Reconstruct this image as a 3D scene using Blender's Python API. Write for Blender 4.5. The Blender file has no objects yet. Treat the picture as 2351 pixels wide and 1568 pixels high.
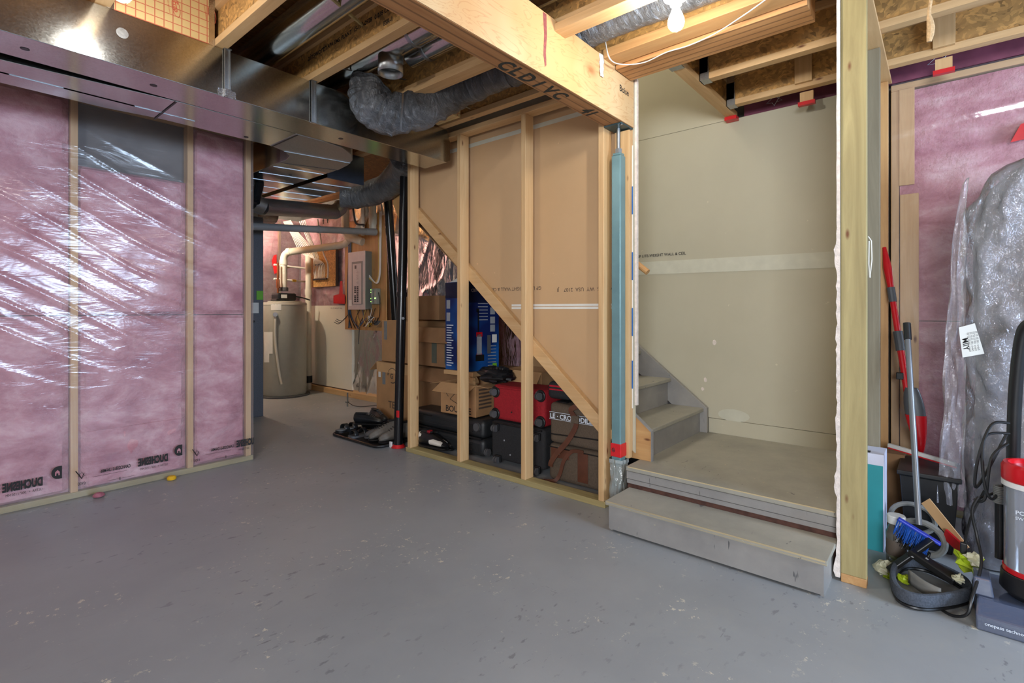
import bpy, bmesh, math, random
from mathutils import Vector, Matrix, noise
random.seed(7)
S = bpy.context.scene
COL = S.collection
PI = math.pi
# ------------------------------------------------------------------ camera, world, light, exposure
FPX, CX, HY, CAMH = 1166.7, 1175.5, 711.0, 1.2
ANG = math.radians(40.3)
FW = Vector((math.cos(ANG), math.sin(ANG), 0)); RT = Vector((math.sin(ANG), -math.cos(ANG), 0))
cd = bpy.data.cameras.new('camera'); cam = bpy.data.objects.new('camera', cd); COL.objects.link(cam)
cd.sensor_width = 36; cd.lens = FPX / 2351 * 36; cd.shift_y = -(784 - HY) / 2351; cd.clip_start = 0.02; cd.clip_end = 60
cam.location = (0, 0, CAMH); cam.rotation_euler = (PI / 2, 0, ANG - PI / 2)
S.camera = cam
w = bpy.data.worlds.new('world'); S.world = w; w.use_nodes = True
w.node_tree.nodes['Background'].inputs[0].default_value = (.55, .68, 1, 1)
w.node_tree.nodes['Background'].inputs[1].default_value = 0.6
S.view_settings.view_transform = 'Standard'; S.view_settings.look = 'None'
S.view_settings.exposure = 0.9; S.view_settings.gamma = 1; S.view_settings.use_curve_mapping = False
BULB_E, BULB2_E, MECH_E = 180, 100, 1800
def area(name, loc, rot, sx, sy, power, col):
    l = bpy.data.lights.new(name, 'AREA'); l.shape = 'RECTANGLE'; l.size = sx; l.size_y = sy; l.energy = power; l.color = col
    o = bpy.data.objects.new(name, l); COL.objects.link(o); o.location = loc; o.rotation_euler = rot; return o
area('daylight_through_right_window', (2.0, -3.42, 1.75), (PI / 2, 0, 0), 1.5, .75, 105, (.56, .74, 1))
area('rear_soft_fill', (-2.92, -1.4, 1.8), (PI / 2, 0, -PI / 2), 1.8, 1.0, 130, (.86, .92, 1))  # added soft fill behind the viewer, not a known window
area('hall_light_above_stairs', (3.3, 3.0, 4.9), (0, 0, 0), .5, 1.0, 22, (1, .93, .82))

# ------------------------------------------------------------------ helpers
def V(*a): return Vector(a)
def PX(px, py, X=None, Y=None, Z=None):
    """the point on a world plane seen at a photo pixel"""
    d = FW + RT * ((px - CX) / FPX) + V(0, 0, -(py - HY) / FPX)
    t = X / d.x if X is not None else (Y / d.y if Y is not None else (Z - CAMH) / d.z)
    return V(d.x * t, d.y * t, CAMH + d.z * t)
WORLD = {}
def wm(o): return WORLD.get(o, Matrix.Identity(4))
def thing(name, label, cat, loc=(0, 0, 0), rz=0, group=None, kind=None):
    o = bpy.data.objects.new(name, None); COL.objects.link(o); o.empty_display_size = .1
    o.location = loc; o.rotation_euler = (0, 0, rz)
    WORLD[o] = Matrix.Translation(Vector(loc)) @ Matrix.Rotation(rz, 4, 'Z')
    return tag(o, label, cat, group, kind)
def tag(o, label=None, cat=None, group=None, kind=None):
    if label: o['label'] = label
    if cat: o['category'] = cat
    if group: o['group'] = group
    if kind: o['kind'] = kind
    return o
class MB:
    def __init__(s, local=False): s.v = []; s.f = []; s.local = local; s.M = None
    def add(s, vs, fs):
        n = len(s.v); M = s.M
        s.v += [(M @ Vector(p)) if M else Vector(p) for p in vs]; s.f += [[n + i for i in f] for f in fs]; return s
    def box(s, a, b):
        x0, y0, z0 = a; x1, y1, z1 = b
        if x0 > x1: x0, x1 = x1, x0
        if y0 > y1: y0, y1 = y1, y0
        if z0 > z1: z0, z1 = z1, z0
        return s.add([(x0, y0, z0), (x1, y0, z0), (x1, y1, z0), (x0, y1, z0), (x0, y0, z1), (x1, y0, z1), (x1, y1, z1), (x0, y1, z1)],
                     [(0, 3, 2, 1), (4, 5, 6, 7), (0, 1, 5, 4), (1, 2, 6, 5), (2, 3, 7, 6), (3, 0, 4, 7)])
    def bar(s, p, q, wd, dp, up=(0, 0, 1)):
        """rectangular bar from p to q; wd across, dp along 'up'"""
        p, q = Vector(p), Vector(q); d = (q - p).normalized(); u = Vector(up); u = (u - d * u.dot(d)).normalized(); r = d.cross(u)
        vs = [e + r * sx * wd / 2 + u * sy * dp / 2 for e in (p, q) for sx, sy in ((-1, -1), (1, -1), (1, 1), (-1, 1))]
        return s.add(vs, [(0, 1, 2, 3), (7, 6, 5, 4), (0, 4, 5, 1), (1, 5, 6, 2), (2, 6, 7, 3), (3, 7, 4, 0)])
    def tube(s, pts, r, n=10, cap=True, flat=None, closed=False):
        pts = [Vector(p) for p in pts]; m = len(pts); rs = r if isinstance(r, (list, tuple)) else [r] * m
        vs, fs = [], []; pu = None
        for i, p in enumerate(pts):
            if closed: d = (pts[(i + 1) % m] - pts[i - 1]).normalized()
            else: d = (pts[min(i + 1, m - 1)] - pts[max(i - 1, 0)]).normalized()
            if pu is None:
                a = V(0, 0, 1) if abs(d.z) < .9 else V(1, 0, 0)
            else: a = pu
            u = (a - d * a.dot(d)).normalized(); pu = u; rr = d.cross(u)
            for k in range(n):
                t = 2 * PI * k / n; fl = flat or 1
                vs.append(p + (rr * math.cos(t) + u * math.sin(t) * fl) * rs[i])
        for i in range(m if closed else m - 1):
            j = (i + 1) % m
            for k in range(n):
                fs.append((i * n + k, i * n + (k + 1) % n, j * n + (k + 1) % n, j * n + k))
        if cap and not closed: fs.append(tuple(range(n))[::-1]); fs.append(tuple((m - 1) * n + k for k in range(n)))
        return s.add(vs, fs)
    def cyl(s, p, q, r, n=20, r2=None, cap=True): return s.tube([p, q], [r, r if r2 is None else r2], n, cap)
    def lathe(s, prof, c=(0, 0, 0), n=28):
        vs, fs = [], []; m = len(prof)
        for r, z in prof:
            for k in range(n): t = 2 * PI * k / n; vs.append((c[0] + r * math.cos(t), c[1] + r * math.sin(t), c[2] + z))
        for i in range(m - 1):
            for k in range(n): fs.append((i * n + k, i * n + (k + 1) % n, (i + 1) * n + (k + 1) % n, (i + 1) * n + k))
        if prof[0][0] > 1e-4: fs.append(tuple(range(n))[::-1])
        if prof[-1][0] > 1e-4: fs.append(tuple((m - 1) * n + k for k in range(n)))
        return s.add(vs, fs)
    def ribbon(s, pts, wd, nrm=(1, 0, 0), th=.003):
        pts = [Vector(p) for p in pts]; n_ = Vector(nrm); vs = []; m = len(pts)
        for i, p in enumerate(pts):
            d = (pts[min(i + 1, m - 1)] - pts[max(i - 1, 0)]).normalized(); sd = d.cross(n_).normalized()
            if sd.length < .1: sd = V(0, 1, 0)
            u = sd.cross(d).normalized()
            vs += [p - sd * wd / 2 - u * th / 2, p + sd * wd / 2 - u * th / 2, p + sd * wd / 2 + u * th / 2, p - sd * wd / 2 + u * th / 2]
        fs = [(0, 1, 2, 3), tuple(4 * (m - 1) + k for k in (3, 2, 1, 0))]
        for i in range(m - 1):
            for k in range(4): fs.append((4 * i + k, 4 * i + (k + 1) % 4, 4 * i + 4 + (k + 1) % 4, 4 * i + 4 + k))
        return s.add(vs, fs)
    def prism(s, poly, axis, a, b):
        """poly: 2d outline; axis: extrusion axis; coordinates fill the other two axes in order"""
        def P(u, v, t): return {'x': (t, u, v), 'y': (u, t, v), 'z': (u, v, t)}[axis]
        n = len(poly); vs = [P(u, v, a) for u, v in poly] + [P(u, v, b) for u, v in poly]
        return s.add(vs, [tuple(range(n))[::-1], tuple(range(n, 2 * n))] + [(i, (i + 1) % n, n + (i + 1) % n, n + i) for i in range(n)])
    def loft(s, rings):
        n = len(rings[0]); vs = [p for r in rings for p in r]; fs = []
        for i in range(len(rings) - 1):
            for k in range(n): fs.append((i * n + k, i * n + (k + 1) % n, (i + 1) * n + (k + 1) % n, (i + 1) * n + k))
        fs.append(tuple(range(n))[::-1]); fs.append(tuple((len(rings) - 1) * n + k for k in range(n)))
        return s.add(vs, fs)
    def grid(s, fn, nu, nv):
        vs = [fn(i / nu, j / nv) for j in range(nv + 1) for i in range(nu + 1)]
        return s.add(vs, [(j * (nu + 1) + i, j * (nu + 1) + i + 1, (j + 1) * (nu + 1) + i + 1, (j + 1) * (nu + 1) + i) for j in range(nv) for i in range(nu)])
    def build(s, name, mat, parent=None, bevel=0, seg=2, smooth=None, label=None, thick=0, sub=0):
        M = wm(parent).inverted() if (parent and not s.local) else Matrix.Identity(4)
        me = bpy.data.meshes.new(name); me.from_pydata([M @ p for p in s.v], [], s.f); me.validate()
        bm = bmesh.new(); bm.from_mesh(me); bmesh.ops.recalc_face_normals(bm, faces=bm.faces); bm.to_mesh(me); bm.free()
        me.materials.append(mat); o = bpy.data.objects.new(name, me); COL.objects.link(o)
        if parent: o.parent = parent; WORLD[o] = wm(parent)
        if smooth is None: smooth = len(me.vertices) > 30
        if smooth:
            me.polygons.foreach_set('use_smooth', [True] * len(me.polygons))
            try: me.set_sharp_from_angle(angle=math.radians(38))
            except Exception: pass
        if thick: m = o.modifiers.new('solid', 'SOLIDIFY'); m.thickness = thick
        if bevel: m = o.modifiers.new('bevel', 'BEVEL'); m.width = bevel; m.segments = seg; m.limit_method = 'ANGLE'; m.angle_limit = math.radians(40)
        if sub: m = o.modifiers.new('sub', 'SUBSURF'); m.levels = sub; m.render_levels = sub
        if label: o['label'] = label
        return o
def text(s_, size, org, right, up, mat, parent, name='printed_text', align='LEFT', bold=0.0, label=None, xs=1.0):
    """flat lettering on a surface; right/up are the writing directions in the world"""
    cu = bpy.data.curves.new('t', 'FONT'); cu.body = s_; cu.size = size; cu.offset = bold; cu.align_x = align; cu.extrude = 0; cu.resolution_u = 3
    to = bpy.data.objects.new('t', cu); COL.objects.link(to)
    bpy.context.view_layer.update()
    me = bpy.data.meshes.new_from_object(to.evaluated_get(bpy.context.evaluated_depsgraph_get()))
    vs = [v.co.copy() for v in me.vertices]; fs = [tuple(p.vertices) for p in me.polygons]
    bpy.data.objects.remove(to); bpy.data.curves.remove(cu); bpy.data.meshes.remove(me)
    r, u = Vector(right).normalized(), Vector(up).normalized()
    mb = MB(); mb.add([Vector(org) + r * v.x * xs + u * v.y for v in vs], fs)
    return mb.build(name, mat, parent, smooth=False, label=label)
def copy_tree(o, parent=None):
    c = o.copy(); COL.objects.link(c)
    if parent: c.parent = parent
    for ch in [x for x in bpy.data.objects if x.parent == o]: copy_tree(ch, c)
    return c
# ------------------------------------------------------------------ materials
def sl(c):
    f = lambda x: x / 12.92 if x <= .04045 else ((x + .055) / 1.055) ** 2.4
    return tuple(f(v / 255) for v in c) + (1,)
class NT:
    def __init__(s, name):
        s.m = bpy.data.materials.new(name); s.m.use_nodes = True; s.n = s.m.node_tree.nodes; s.l = s.m.node_tree.links
        s.b = s.n['Principled BSDF']; s.out = s.n['Material Output']
    def node(s, t, **k):
        x = s.n.new(t)
        for a, b in k.items():
            if a.startswith('i_'):
                key = a[2:].replace('_', ' '); x.inputs[int(key) if key.isdigit() else key].default_value = b
            else: setattr(x, a, b)
        return x
    def link(s, a, b): s.l.new(a, b)
    def coords(s, scale=(1, 1, 1), kind='Object', rot=(0, 0, 0)):
        t = s.node('ShaderNodeTexCoord'); m = s.node('ShaderNodeMapping'); m.inputs['Scale'].default_value = scale; m.inputs['Rotation'].default_value = rot
        s.link(t.outputs[kind], m.inputs[0]); return m.outputs[0]
    def noise(s, vec, scale=5, detail=4, rough=.55, dist=0):
        n = s.node('ShaderNodeTexNoise'); n.inputs['Scale'].default_value = scale; n.inputs['Detail'].default_value = detail
        n.inputs['Roughness'].default_value = rough; n.inputs['Distortion'].default_value = dist; s.link(vec, n.inputs['Vector']); return n.outputs['Fac']
    def ramp(s, fac, stops):
        r = s.node('ShaderNodeValToRGB'); e = r.color_ramp.elements
        while len(e) < len(stops): e.new(.5)
        for el, (p, c) in zip(e, stops): el.position = p; el.color = c
        s.link(fac, r.inputs[0]); return r.outputs[0]
    def mix(s, fac, a, b, mode='MIX'):
        m = s.node('ShaderNodeMix', data_type='RGBA', blend_type=mode)
        for v, i in ((fac, 0), (a, 6), (b, 7)):
            if hasattr(v, 'node'): s.link(v, m.inputs[i])
            else: m.inputs[i].default_value = v
        return m.outputs[2]
    def math(s, op, a, b=0):
        m = s.node('ShaderNodeMath', operation=op)
        for v, i in ((a, 0), (b, 1)):
            if hasattr(v, 'node'): s.link(v, m.inputs[i])
            else: m.inputs[i].default_value = v
        return m.outputs[0]
    def bump(s, h, strength=.3, dist=.01):
        b = s.node('ShaderNodeBump'); b.inputs['Strength'].default_value = strength; b.inputs['Distance'].default_value = dist
        s.link(h, b.inputs['Height']); s.link(b.outputs[0], s.b.inputs['Normal']); return b
    def col(s, c):
        if hasattr(c, 'node'): s.link(c, s.b.inputs['Base Color'])
        else: s.b.inputs['Base Color'].default_value = c
    def set(s, rough=.6, metal=0, spec=None, coat=0, trans=0, ior=None, alpha=None):
        s.b.inputs['Roughness'].default_value = rough; s.b.inputs['Metallic'].default_value = metal
        if spec is not None: s.b.inputs['Specular IOR Level'].default_value = spec
        if coat: s.b.inputs['Coat Weight'].default_value = coat
        if trans: s.b.inputs['Transmission Weight'].default_value = trans
        if ior: s.b.inputs['IOR'].default_value = ior
        if alpha is not None: s.b.inputs['Alpha'].default_value = alpha
def plain(name, c, rough=.55, metal=0, var=.12, scale=14, bump=0, spec=None, coat=0):
    t = NT(name); v = t.coords(); n = t.noise(v, scale, 4)
    c = sl(c); d = tuple(x * (1 - var) for x in c[:3]) + (1,); e = tuple(min(1, x * (1 + var)) for x in c[:3]) + (1,)
    t.col(t.ramp(n, [(.3, d), (.7, e)])); t.set(rough, metal, spec, coat)
    if bump: t.bump(t.noise(v, scale * 4, 3), bump, .004)
    return t.m
def wood(name, c1, c2, axis='z', knots=True, lines=0, rough=.62):
    t = NT(name); a = 'xyz'.index(axis); sc = [9, 9, 9]; sc[a] = .7
    v = t.coords(tuple(sc)); n = t.noise(v, 1.6, 6, .62, 1.2)
    sc2 = [60, 60, 60]; sc2[a] = 2; f = t.noise(t.coords(tuple(sc2)), 1.5, 3)
    base = t.ramp(n, [(.28, sl(c2)), (.5, sl(tuple((x + y) / 2 for x, y in zip(c1, c2)))), (.72, sl(c1))])
    base = t.mix(t.math('MULTIPLY', f, .28), base, sl(tuple(x * .72 for x in c2)))
    if knots:
        ks = [9, 9, 9]; ks[a] = 3.2
        vo = t.node('ShaderNodeTexVoronoi'); vo.inputs['Scale'].default_value = 1.0; t.link(t.coords(tuple(ks)), vo.inputs['Vector'])
        k = t.ramp(vo.outputs['Distance'], [(.03, (1, 1, 1, 1)), (.09, (0, 0, 0, 1))])
        base = t.mix(k, base, sl((112, 66, 34)))
    if lines:
        wv = t.node('ShaderNodeTexWave', wave_type='BANDS', bands_direction=('Y' if axis == 'x' else 'X')); wv.inputs['Scale'].default_value = lines; wv.inputs['Distortion'].default_value = .25
        t.link(t.coords(), wv.inputs['Vector'])
        base = t.mix(t.math('MULTIPLY', t.ramp(wv.outputs['Fac'], [(.0, (1, 1, 1, 1)), (.16, (0, 0, 0, 1))]), .55), base, sl((70, 40, 22)))
    t.col(base); t.set(rough); t.bump(f, .15, .002); return t.m
def osb(name, c=(196, 150, 88)):
    t = NT(name); v = t.coords((14, 30, 45), rot=(.3, .5, .9))
    nz = t.noise(t.coords(), 7, 2); 
    vo = t.node('ShaderNodeTexVoronoi'); vo.inputs['Scale'].default_value = 1.7; vo.inputs['Randomness'].default_value = 1
    ad = t.node('ShaderNodeVectorMath', operation='ADD'); t.link(v, ad.inputs[0]); 
    mm = t.node('ShaderNodeVectorMath', operation='SCALE'); mm.inputs['Scale'].default_value = 5; t.link(nz, mm.inputs[0]); t.link(mm.outputs[0], ad.inputs[1])
    t.link(ad.outputs[0], vo.inputs['Vector'])
    sep = t.node('ShaderNodeSeparateColor'); t.link(vo.outputs['Color'], sep.inputs[0])
    base = t.ramp(sep.outputs[0], [(.0, sl(tuple(x * .74 for x in c))), (.10, sl(tuple(x * .9 for x in c))), (.6, sl(c)), (1, sl(tuple(min(255, x * 1.16) for x in c)))])
    base = t.mix(t.math('MULTIPLY', t.noise(t.coords((3, 3, 3)), 12, 5), .2), base, sl((130, 88, 44)))
    t.col(base); t.set(.7); t.bump(sep.outputs[1], .2, .002); return t.m
M = {}
for ax in 'xyz':
    M['pine_' + ax] = wood('pine_' + ax, (226, 190, 140), (204, 160, 108), ax)
    M['treated_' + ax] = wood('treated_' + ax, (186, 170, 118), (152, 136, 90), ax)
    M['fir_' + ax] = wood('fir_' + ax, (212, 168, 112), (186, 136, 84), ax)
M['weathered'] = wood('weathered_lumber', (140, 130, 108), (112, 102, 82), 'z')
M['lvl_bottom'] = wood('lvl_bottom', (205, 148, 96), (168, 112, 66), 'x', False, 6.5)
M['lvl_y'] = wood('lvl_y', (214, 160, 104), (178, 124, 74), 'y', False, 6.5)
t = NT('beam_face'); v = t.coords((.9, 3, 4.2)); n = t.noise(v, 1.6, 3, .5, 2.2)
wv = t.math('FRACT', t.math('MULTIPLY', n, 9))
c0 = t.ramp(t.noise(t.coords((1.2, 1, 1)), 1.1, 3), [(.38, sl((212, 184, 140))), (.6, sl((202, 156, 104)))])
c0 = t.mix(t.math('MULTIPLY', t.ramp(wv, [(0, (0, 0, 0, 1)), (.75, (0, 0, 0, 1)), (.93, (1, 1, 1, 1)), (1, (0, 0, 0, 1))]), .4), c0, sl((176, 112, 62)))
vo = t.node('ShaderNodeTexVoronoi'); vo.inputs['Scale'].default_value = 1; t.link(t.coords((2.6, 3, 4.5)), vo.inputs['Vector'])
c0 = t.mix(t.math('MULTIPLY', t.ramp(vo.outputs['Distance'], [(.05, (1, 1, 1, 1)), (.12, (.35, .35, .35, 1)), (.2, (0, 0, 0, 1))]), .75), c0, sl((150, 96, 56)))
t.col(c0); t.set(.55); M['beam_face'] = t.m
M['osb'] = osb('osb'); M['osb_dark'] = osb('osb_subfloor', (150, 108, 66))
# painted concrete floor
t = NT('painted_floor'); v = t.coords()
base = t.ramp(t.noise(v, .9, 5, .6), [(.3, sl((142, 145, 147))), (.7, sl((160, 163, 164)))])
base = t.mix(t.math('MULTIPLY', t.ramp(t.noise(v, 3.5, 6, .7, .6), [(.55, (0, 0, 0, 1)), (.75, (1, 1, 1, 1))]), .3), base, sl((164, 162, 154)))
for rot, sc, th, cc in ((.3, (9, 90, 1), .70, (84, 84, 86)), (1.5, (80, 11, 1), .71, (88, 87, 85)), (-.6, (12, 120, 1), .71, (196, 194, 182))):
    s_ = t.ramp(t.noise(t.coords(tuple(q * .55 for q in sc), rot=(0, 0, rot)), 1.0, 6, .62, 1.6), [(th, (0, 0, 0, 1)), (th + .018, (1, 1, 1, 1))])
    base = t.mix(t.math('MULTIPLY', t.math('MULTIPLY', s_, .6), t.ramp(t.noise(v, 1.3, 3), [(.42, (0, 0, 0, 1)), (.55, (1, 1, 1, 1))])), base, sl(cc))
ch = t.math('MULTIPLY', t.ramp(t.noise(v, 26, 4, .75), [(.605, (0, 0, 0, 1)), (.62, (1, 1, 1, 1))]), t.ramp(t.noise(v, 2.1, 3, .7), [(.53, (0, 0, 0, 1)), (.60, (1, 1, 1, 1))]))
base = t.mix(ch, base, sl((206, 200, 182)))
sm = t.math('MULTIPLY', t.ramp(t.noise(t.coords((1, 1.8, 1), rot=(0, 0, .5)), 13, 3, .6), [(.62, (0, 0, 0, 1)), (.68, (1, 1, 1, 1))]), t.ramp(t.noise(v, 1.4, 3), [(.46, (0, 0, 0, 1)), (.58, (1, 1, 1, 1))]))
base = t.mix(t.math('MULTIPLY', sm, .55), base, sl((92, 94, 98)))
t.col(base); t.set(.42); t.bump(t.noise(v, 60, 3), .08, .003); M['floor'] = t.m
M['grey_paint'] = None
t = NT('grey_deck_paint'); v = t.coords()
base = t.ramp(t.noise(v, 2.2, 6, .65), [(.3, sl((132, 130, 128))), (.7, sl((160, 157, 152)))])
base = t.mix(t.ramp(t.noise(t.coords((14, 14, 14)), 2.6, 4, .7), [(.70, (0, 0, 0, 1)), (.735, (1, 1, 1, 1))]), base, sl((202, 190, 152)))
base = t.mix(t.ramp(t.noise(t.coords((4, 30, 4), rot=(0, 0, .4)), 1.6, 3), [(.70, (0, 0, 0, 1)), (.73, (1, 1, 1, 1))]), base, sl((80, 80, 82)))
t.col(base); t.set(.5); t.bump(t.noise(t.coords((3, 3, 30)), 3, 4), .12, .003); M['grey_paint'] = t.m
t = NT('worn_lit_tread_paint'); v = t.coords()  # grey paint with the bulb's warm light put into its colour, plus worn chips
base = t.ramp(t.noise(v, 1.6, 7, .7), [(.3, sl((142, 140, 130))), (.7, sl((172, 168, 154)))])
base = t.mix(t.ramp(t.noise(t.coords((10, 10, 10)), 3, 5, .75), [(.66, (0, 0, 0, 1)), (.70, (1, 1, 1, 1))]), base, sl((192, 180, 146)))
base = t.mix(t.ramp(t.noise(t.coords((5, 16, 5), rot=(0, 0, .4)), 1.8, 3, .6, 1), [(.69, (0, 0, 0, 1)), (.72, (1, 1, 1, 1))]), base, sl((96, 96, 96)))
t.col(base); t.set(.55); t.bump(t.noise(t.coords((3, 3, 30)), 3, 4), .12, .003); M['lit_tread_paint'] = t.m
M['bare_ply_edge'] = wood('worn_plywood_edge', (222, 200, 150), (150, 138, 116), 'y', False)
def drywall(name, c, c2):
    t = NT(name); v = t.coords()
    b = t.ramp(t.noise(v, 1.1, 5, .6), [(.3, sl(c)), (.7, sl(c2))])
    b = t.mix(t.math('MULTIPLY', t.ramp(t.noise(v, 9, 5, .7), [(.69, (0, 0, 0, 1)), (.72, (1, 1, 1, 1))]), .6), b, sl(tuple(min(255, x * 1.14) for x in c2)))
    t.col(b); t.set(.85); return t.m
M['drywall'] = drywall('drywall_grey_face', (184, 178, 156), (194, 188, 166))
M['drywall_white'] = drywall('drywall_white', (222, 216, 198), (228, 224, 208))
M['drywall_back'] = drywall('drywall_brown_back', (196, 160, 118), (204, 168, 126))
M['joint'] = plain('joint_compound', (200, 198, 180), .8, var=.05)
M['gypsum'] = plain('gypsum_core', (228, 216, 206), .9, var=.15, scale=40, bump=.6)
M['white_paper'] = plain('white_paper', (228, 228, 222), .6, var=.04)
M['tape_white'] = plain('white_tape', (232, 230, 220), .5, var=.05)
M['conc'] = plain('grey_concrete', (112, 108, 104), .85, var=.18, scale=5)
# pink fibreglass
t = NT('pink_fibreglass'); v = t.coords()
b = t.ramp(t.noise(t.coords((1, 1, 1.7)), 3.2, 8, .66, .35), [(.34, sl((170, 104, 118))), (.5, sl((200, 144, 152))), (.68, sl((228, 190, 194)))])
t.col(b); t.set(.95, spec=.1); t.bump(t.noise(v, 9, 5, .6), .9, .03); M['pink'] = t.m
def film(name, gloss=.10, fres=.5, haze=.10, rough=.14, sc=(1, 1, 1), rot=(0, 0, 0), bs=.4, tint=(.97, .97, .98), hz=(.9, .88, .95)):
    t = NT(name); n = t.n; n.remove(t.b)
    tr = t.node('ShaderNodeBsdfTransparent'); tr.inputs[0].default_value = tint + (1,)
    gl = t.node('ShaderNodeBsdfGlossy'); gl.inputs['Roughness'].default_value = rough; gl.inputs[0].default_value = (1, 1, 1, 1)
    df = t.node('ShaderNodeBsdfDiffuse'); df.inputs[0].default_value = hz + (1,)
    nz = t.noise(t.coords(sc, rot=rot), 1, 4, .6, .6)
    bp = t.node('ShaderNodeBump'); bp.inputs['Strength'].default_value = bs; bp.inputs['Distance'].default_value = .02; t.link(nz, bp.inputs['Height'])
    t.link(bp.outputs[0], gl.inputs['Normal'])
    m1 = t.node('ShaderNodeMixShader'); m1.inputs[0].default_value = haze; t.link(tr.outputs[0], m1.inputs[1]); t.link(df.outputs[0], m1.inputs[2])
    fr = t.node('ShaderNodeFresnel'); fr.inputs[0].default_value = 1.5; t.link(bp.outputs[0], fr.inputs['Normal'])
    fac = t.math('ADD', t.math('MULTIPLY', fr.outputs[0], fres), gloss)
    m2 = t.node('ShaderNodeMixShader'); t.link(fac, m2.inputs[0]); t.link(m1.outputs[0], m2.inputs[1]); t.link(gl.outputs[0], m2.inputs[2])
    t.link(m2.outputs[0], t.out.inputs[0]); return t.m
M['film_x'] = film('poly_film_left', .025, .55, .09, .17, (2.5, 2.5, 11), (0, math.radians(32), 0), .25)
M['film_y'] = film('poly_film_utility', .06, .9, .13, .14, (3, 8, 2.2), (0, 0, 0), .5)
M['film_s'] = film('poly_film_storage', .04, .8, .07, .10, (3, 3, 1.6), (.4, 0, 0), .2)
M['film_bag'] = film('crinkled_bag', .06, .9, .22, .12, (34, 34, 20), (.3, .2, 0), 1.0)
M['film_clear'] = film('clear_plastic', .05, 1.0, .06, .04, (3, 3, 3), bs=.02)
def galv(name, c=(186, 190, 192), rough=.24):
    t = NT(name); v = t.coords()
    vo = t.node('ShaderNodeTexVoronoi'); vo.inputs['Scale'].default_value = 170; t.link(v, vo.inputs['Vector'])
    sep = t.node('ShaderNodeSeparateColor'); t.link(vo.outputs['Color'], sep.inputs[0])
    c = sl(c); t.col(t.ramp(sep.outputs[0], [(0, tuple(x * .86 for x in c[:3]) + (1,)), (1, c)]))
    t.set(rough, 1); r = t.node('ShaderNodeMapRange'); r.inputs['To Min'].default_value = rough * .92; r.inputs['To Max'].default_value = rough * 1.12
    t.link(sep.outputs[1], r.inputs[0]); t.link(r.outputs[0], t.b.inputs['Roughness'])
    t.bump(t.noise(v, 1.3, 1), .12, .03); return t.m
M['galv'] = galv('galvanised_duct', (192, 194, 190), .17); M['galv_dull'] = galv('galvanised_fitting', (176, 178, 178), .4)
M['steel'] = plain('zinc_steel', (170, 176, 180), .35, 1, .1)
M['foil'] = plain('foil_tape', (205, 205, 205), .22, 1, .1, 30, .4)
M['furnace'] = plain('furnace_casing', (96, 98, 104), .5, .6, .35, 160)
t = NT('grey_duct_jacket'); v = t.coords()
wv = t.node('ShaderNodeTexWave', wave_type='BANDS', bands_direction='Y'); wv.inputs['Scale'].default_value = 9; wv.inputs['Distortion'].default_value = 1.2; t.link(v, wv.inputs['Vector'])
t.col(t.mix(t.math('MULTIPLY', t.ramp(wv.outputs['Fac'], [(.93, (0, 0, 0, 1)), (1, (1, 1, 1, 1))]), .16), t.ramp(t.noise(v, 5, 4), [(.3, sl((98, 99, 102))), (.7, sl((132, 133, 135)))]), sl((160, 160, 160))))
t.set(.2, .35); t.bump(t.noise(t.coords((9, 26, 9)), 1.5, 5, .7, 1.4), 1.0, .035); M['flex'] = t.m
M['black_pipe'] = plain('black_abs', (22, 22, 24), .22, 0, .2)
M['pvc'] = plain('white_pvc', (214, 208, 192), .35, 0, .04)
M['pvc_grey'] = plain('grey_pvc', (150, 148, 146), .4, 0, .05)
M['pex'] = plain('white_pex', (216, 214, 206), .4, 0, .04)
M['copper'] = plain('copper', (176, 104, 66), .35, .9, .2)
M['brass'] = plain('brass', (196, 160, 66), .35, .8, .1)
M['teal_metal'] = plain('teal_painted_steel', (112, 146, 150), .32, .2, .1, 9)
M['teal_dark'] = plain('dark_teal_plate', (64, 92, 98), .4, .3, .1)
M['red_tape'] = plain('red_tape', (205, 34, 40), .35, 0, .12)
M['red_tape_dark'] = plain('faded_red_mark', (140, 70, 66), .6, 0, .3, 60)
M['blue_tape'] = plain('blue_print', (42, 104, 178), .5, 0, .1)
M['black'] = plain('black_plastic', (24, 24, 25), .4, 0, .2)
M['soft_black'] = plain('black_fabric', (38, 38, 40), .85, 0, .25, 90, .4)
M['hard_black'] = plain('black_shell', (42, 44, 46), .42, 0, .15, 60, .3)
M['ink'] = plain('black_ink', (36, 34, 34), .7, 0, .1)
M['ink_soft'] = plain('faded_ink', (88, 72, 60), .8, 0, .1)
M['ink_red'] = plain('red_ink', (206, 92, 70), .6, 0, .1)
M['spray'] = plain('dark_spray_paint', (52, 50, 42), .8, 0, .3, 40)
M['white'] = plain('white_plastic', (232, 232, 230), .4, 0, .03)
M['print_white'] = plain('white_print', (214, 222, 232), .5, 0, .05)
M['silver'] = plain('silver_print', (176, 182, 190), .35, .3, .1)
M['card'] = plain('cardboard', (176, 134, 92), .8, 0, .09, 7)
M['card_light'] = plain('cardboard_light', (198, 158, 112), .8, 0, .07, 7)
M['card_dark'] = plain('cardboard_inside', (146, 110, 76), .85, 0, .1, 7)
M['duct_tape'] = plain('grey_duct_tape', (136, 140, 142), .35, .2, .1, 30, .3)
M['red_fabric'] = plain('red_fabric', (158, 22, 34), .8, 0, .2, 110, .4)
M['red_bright'] = plain('red_nylon', (176, 20, 40), .5, 0, .2, 30)
M['brown_fabric'] = plain('brown_fabric', (92, 78, 64), .85, 0, .18, 100, .4)
M['brown_leather'] = plain('brown_leather', (92, 54, 38), .45, 0, .2)
M['grey_rubber'] = plain('grey_rubber', (84, 84, 86), .6, 0, .12)
M['suede'] = plain('grey_suede', (112, 106, 98), .95, 0, .15, 40, .3)
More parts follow.
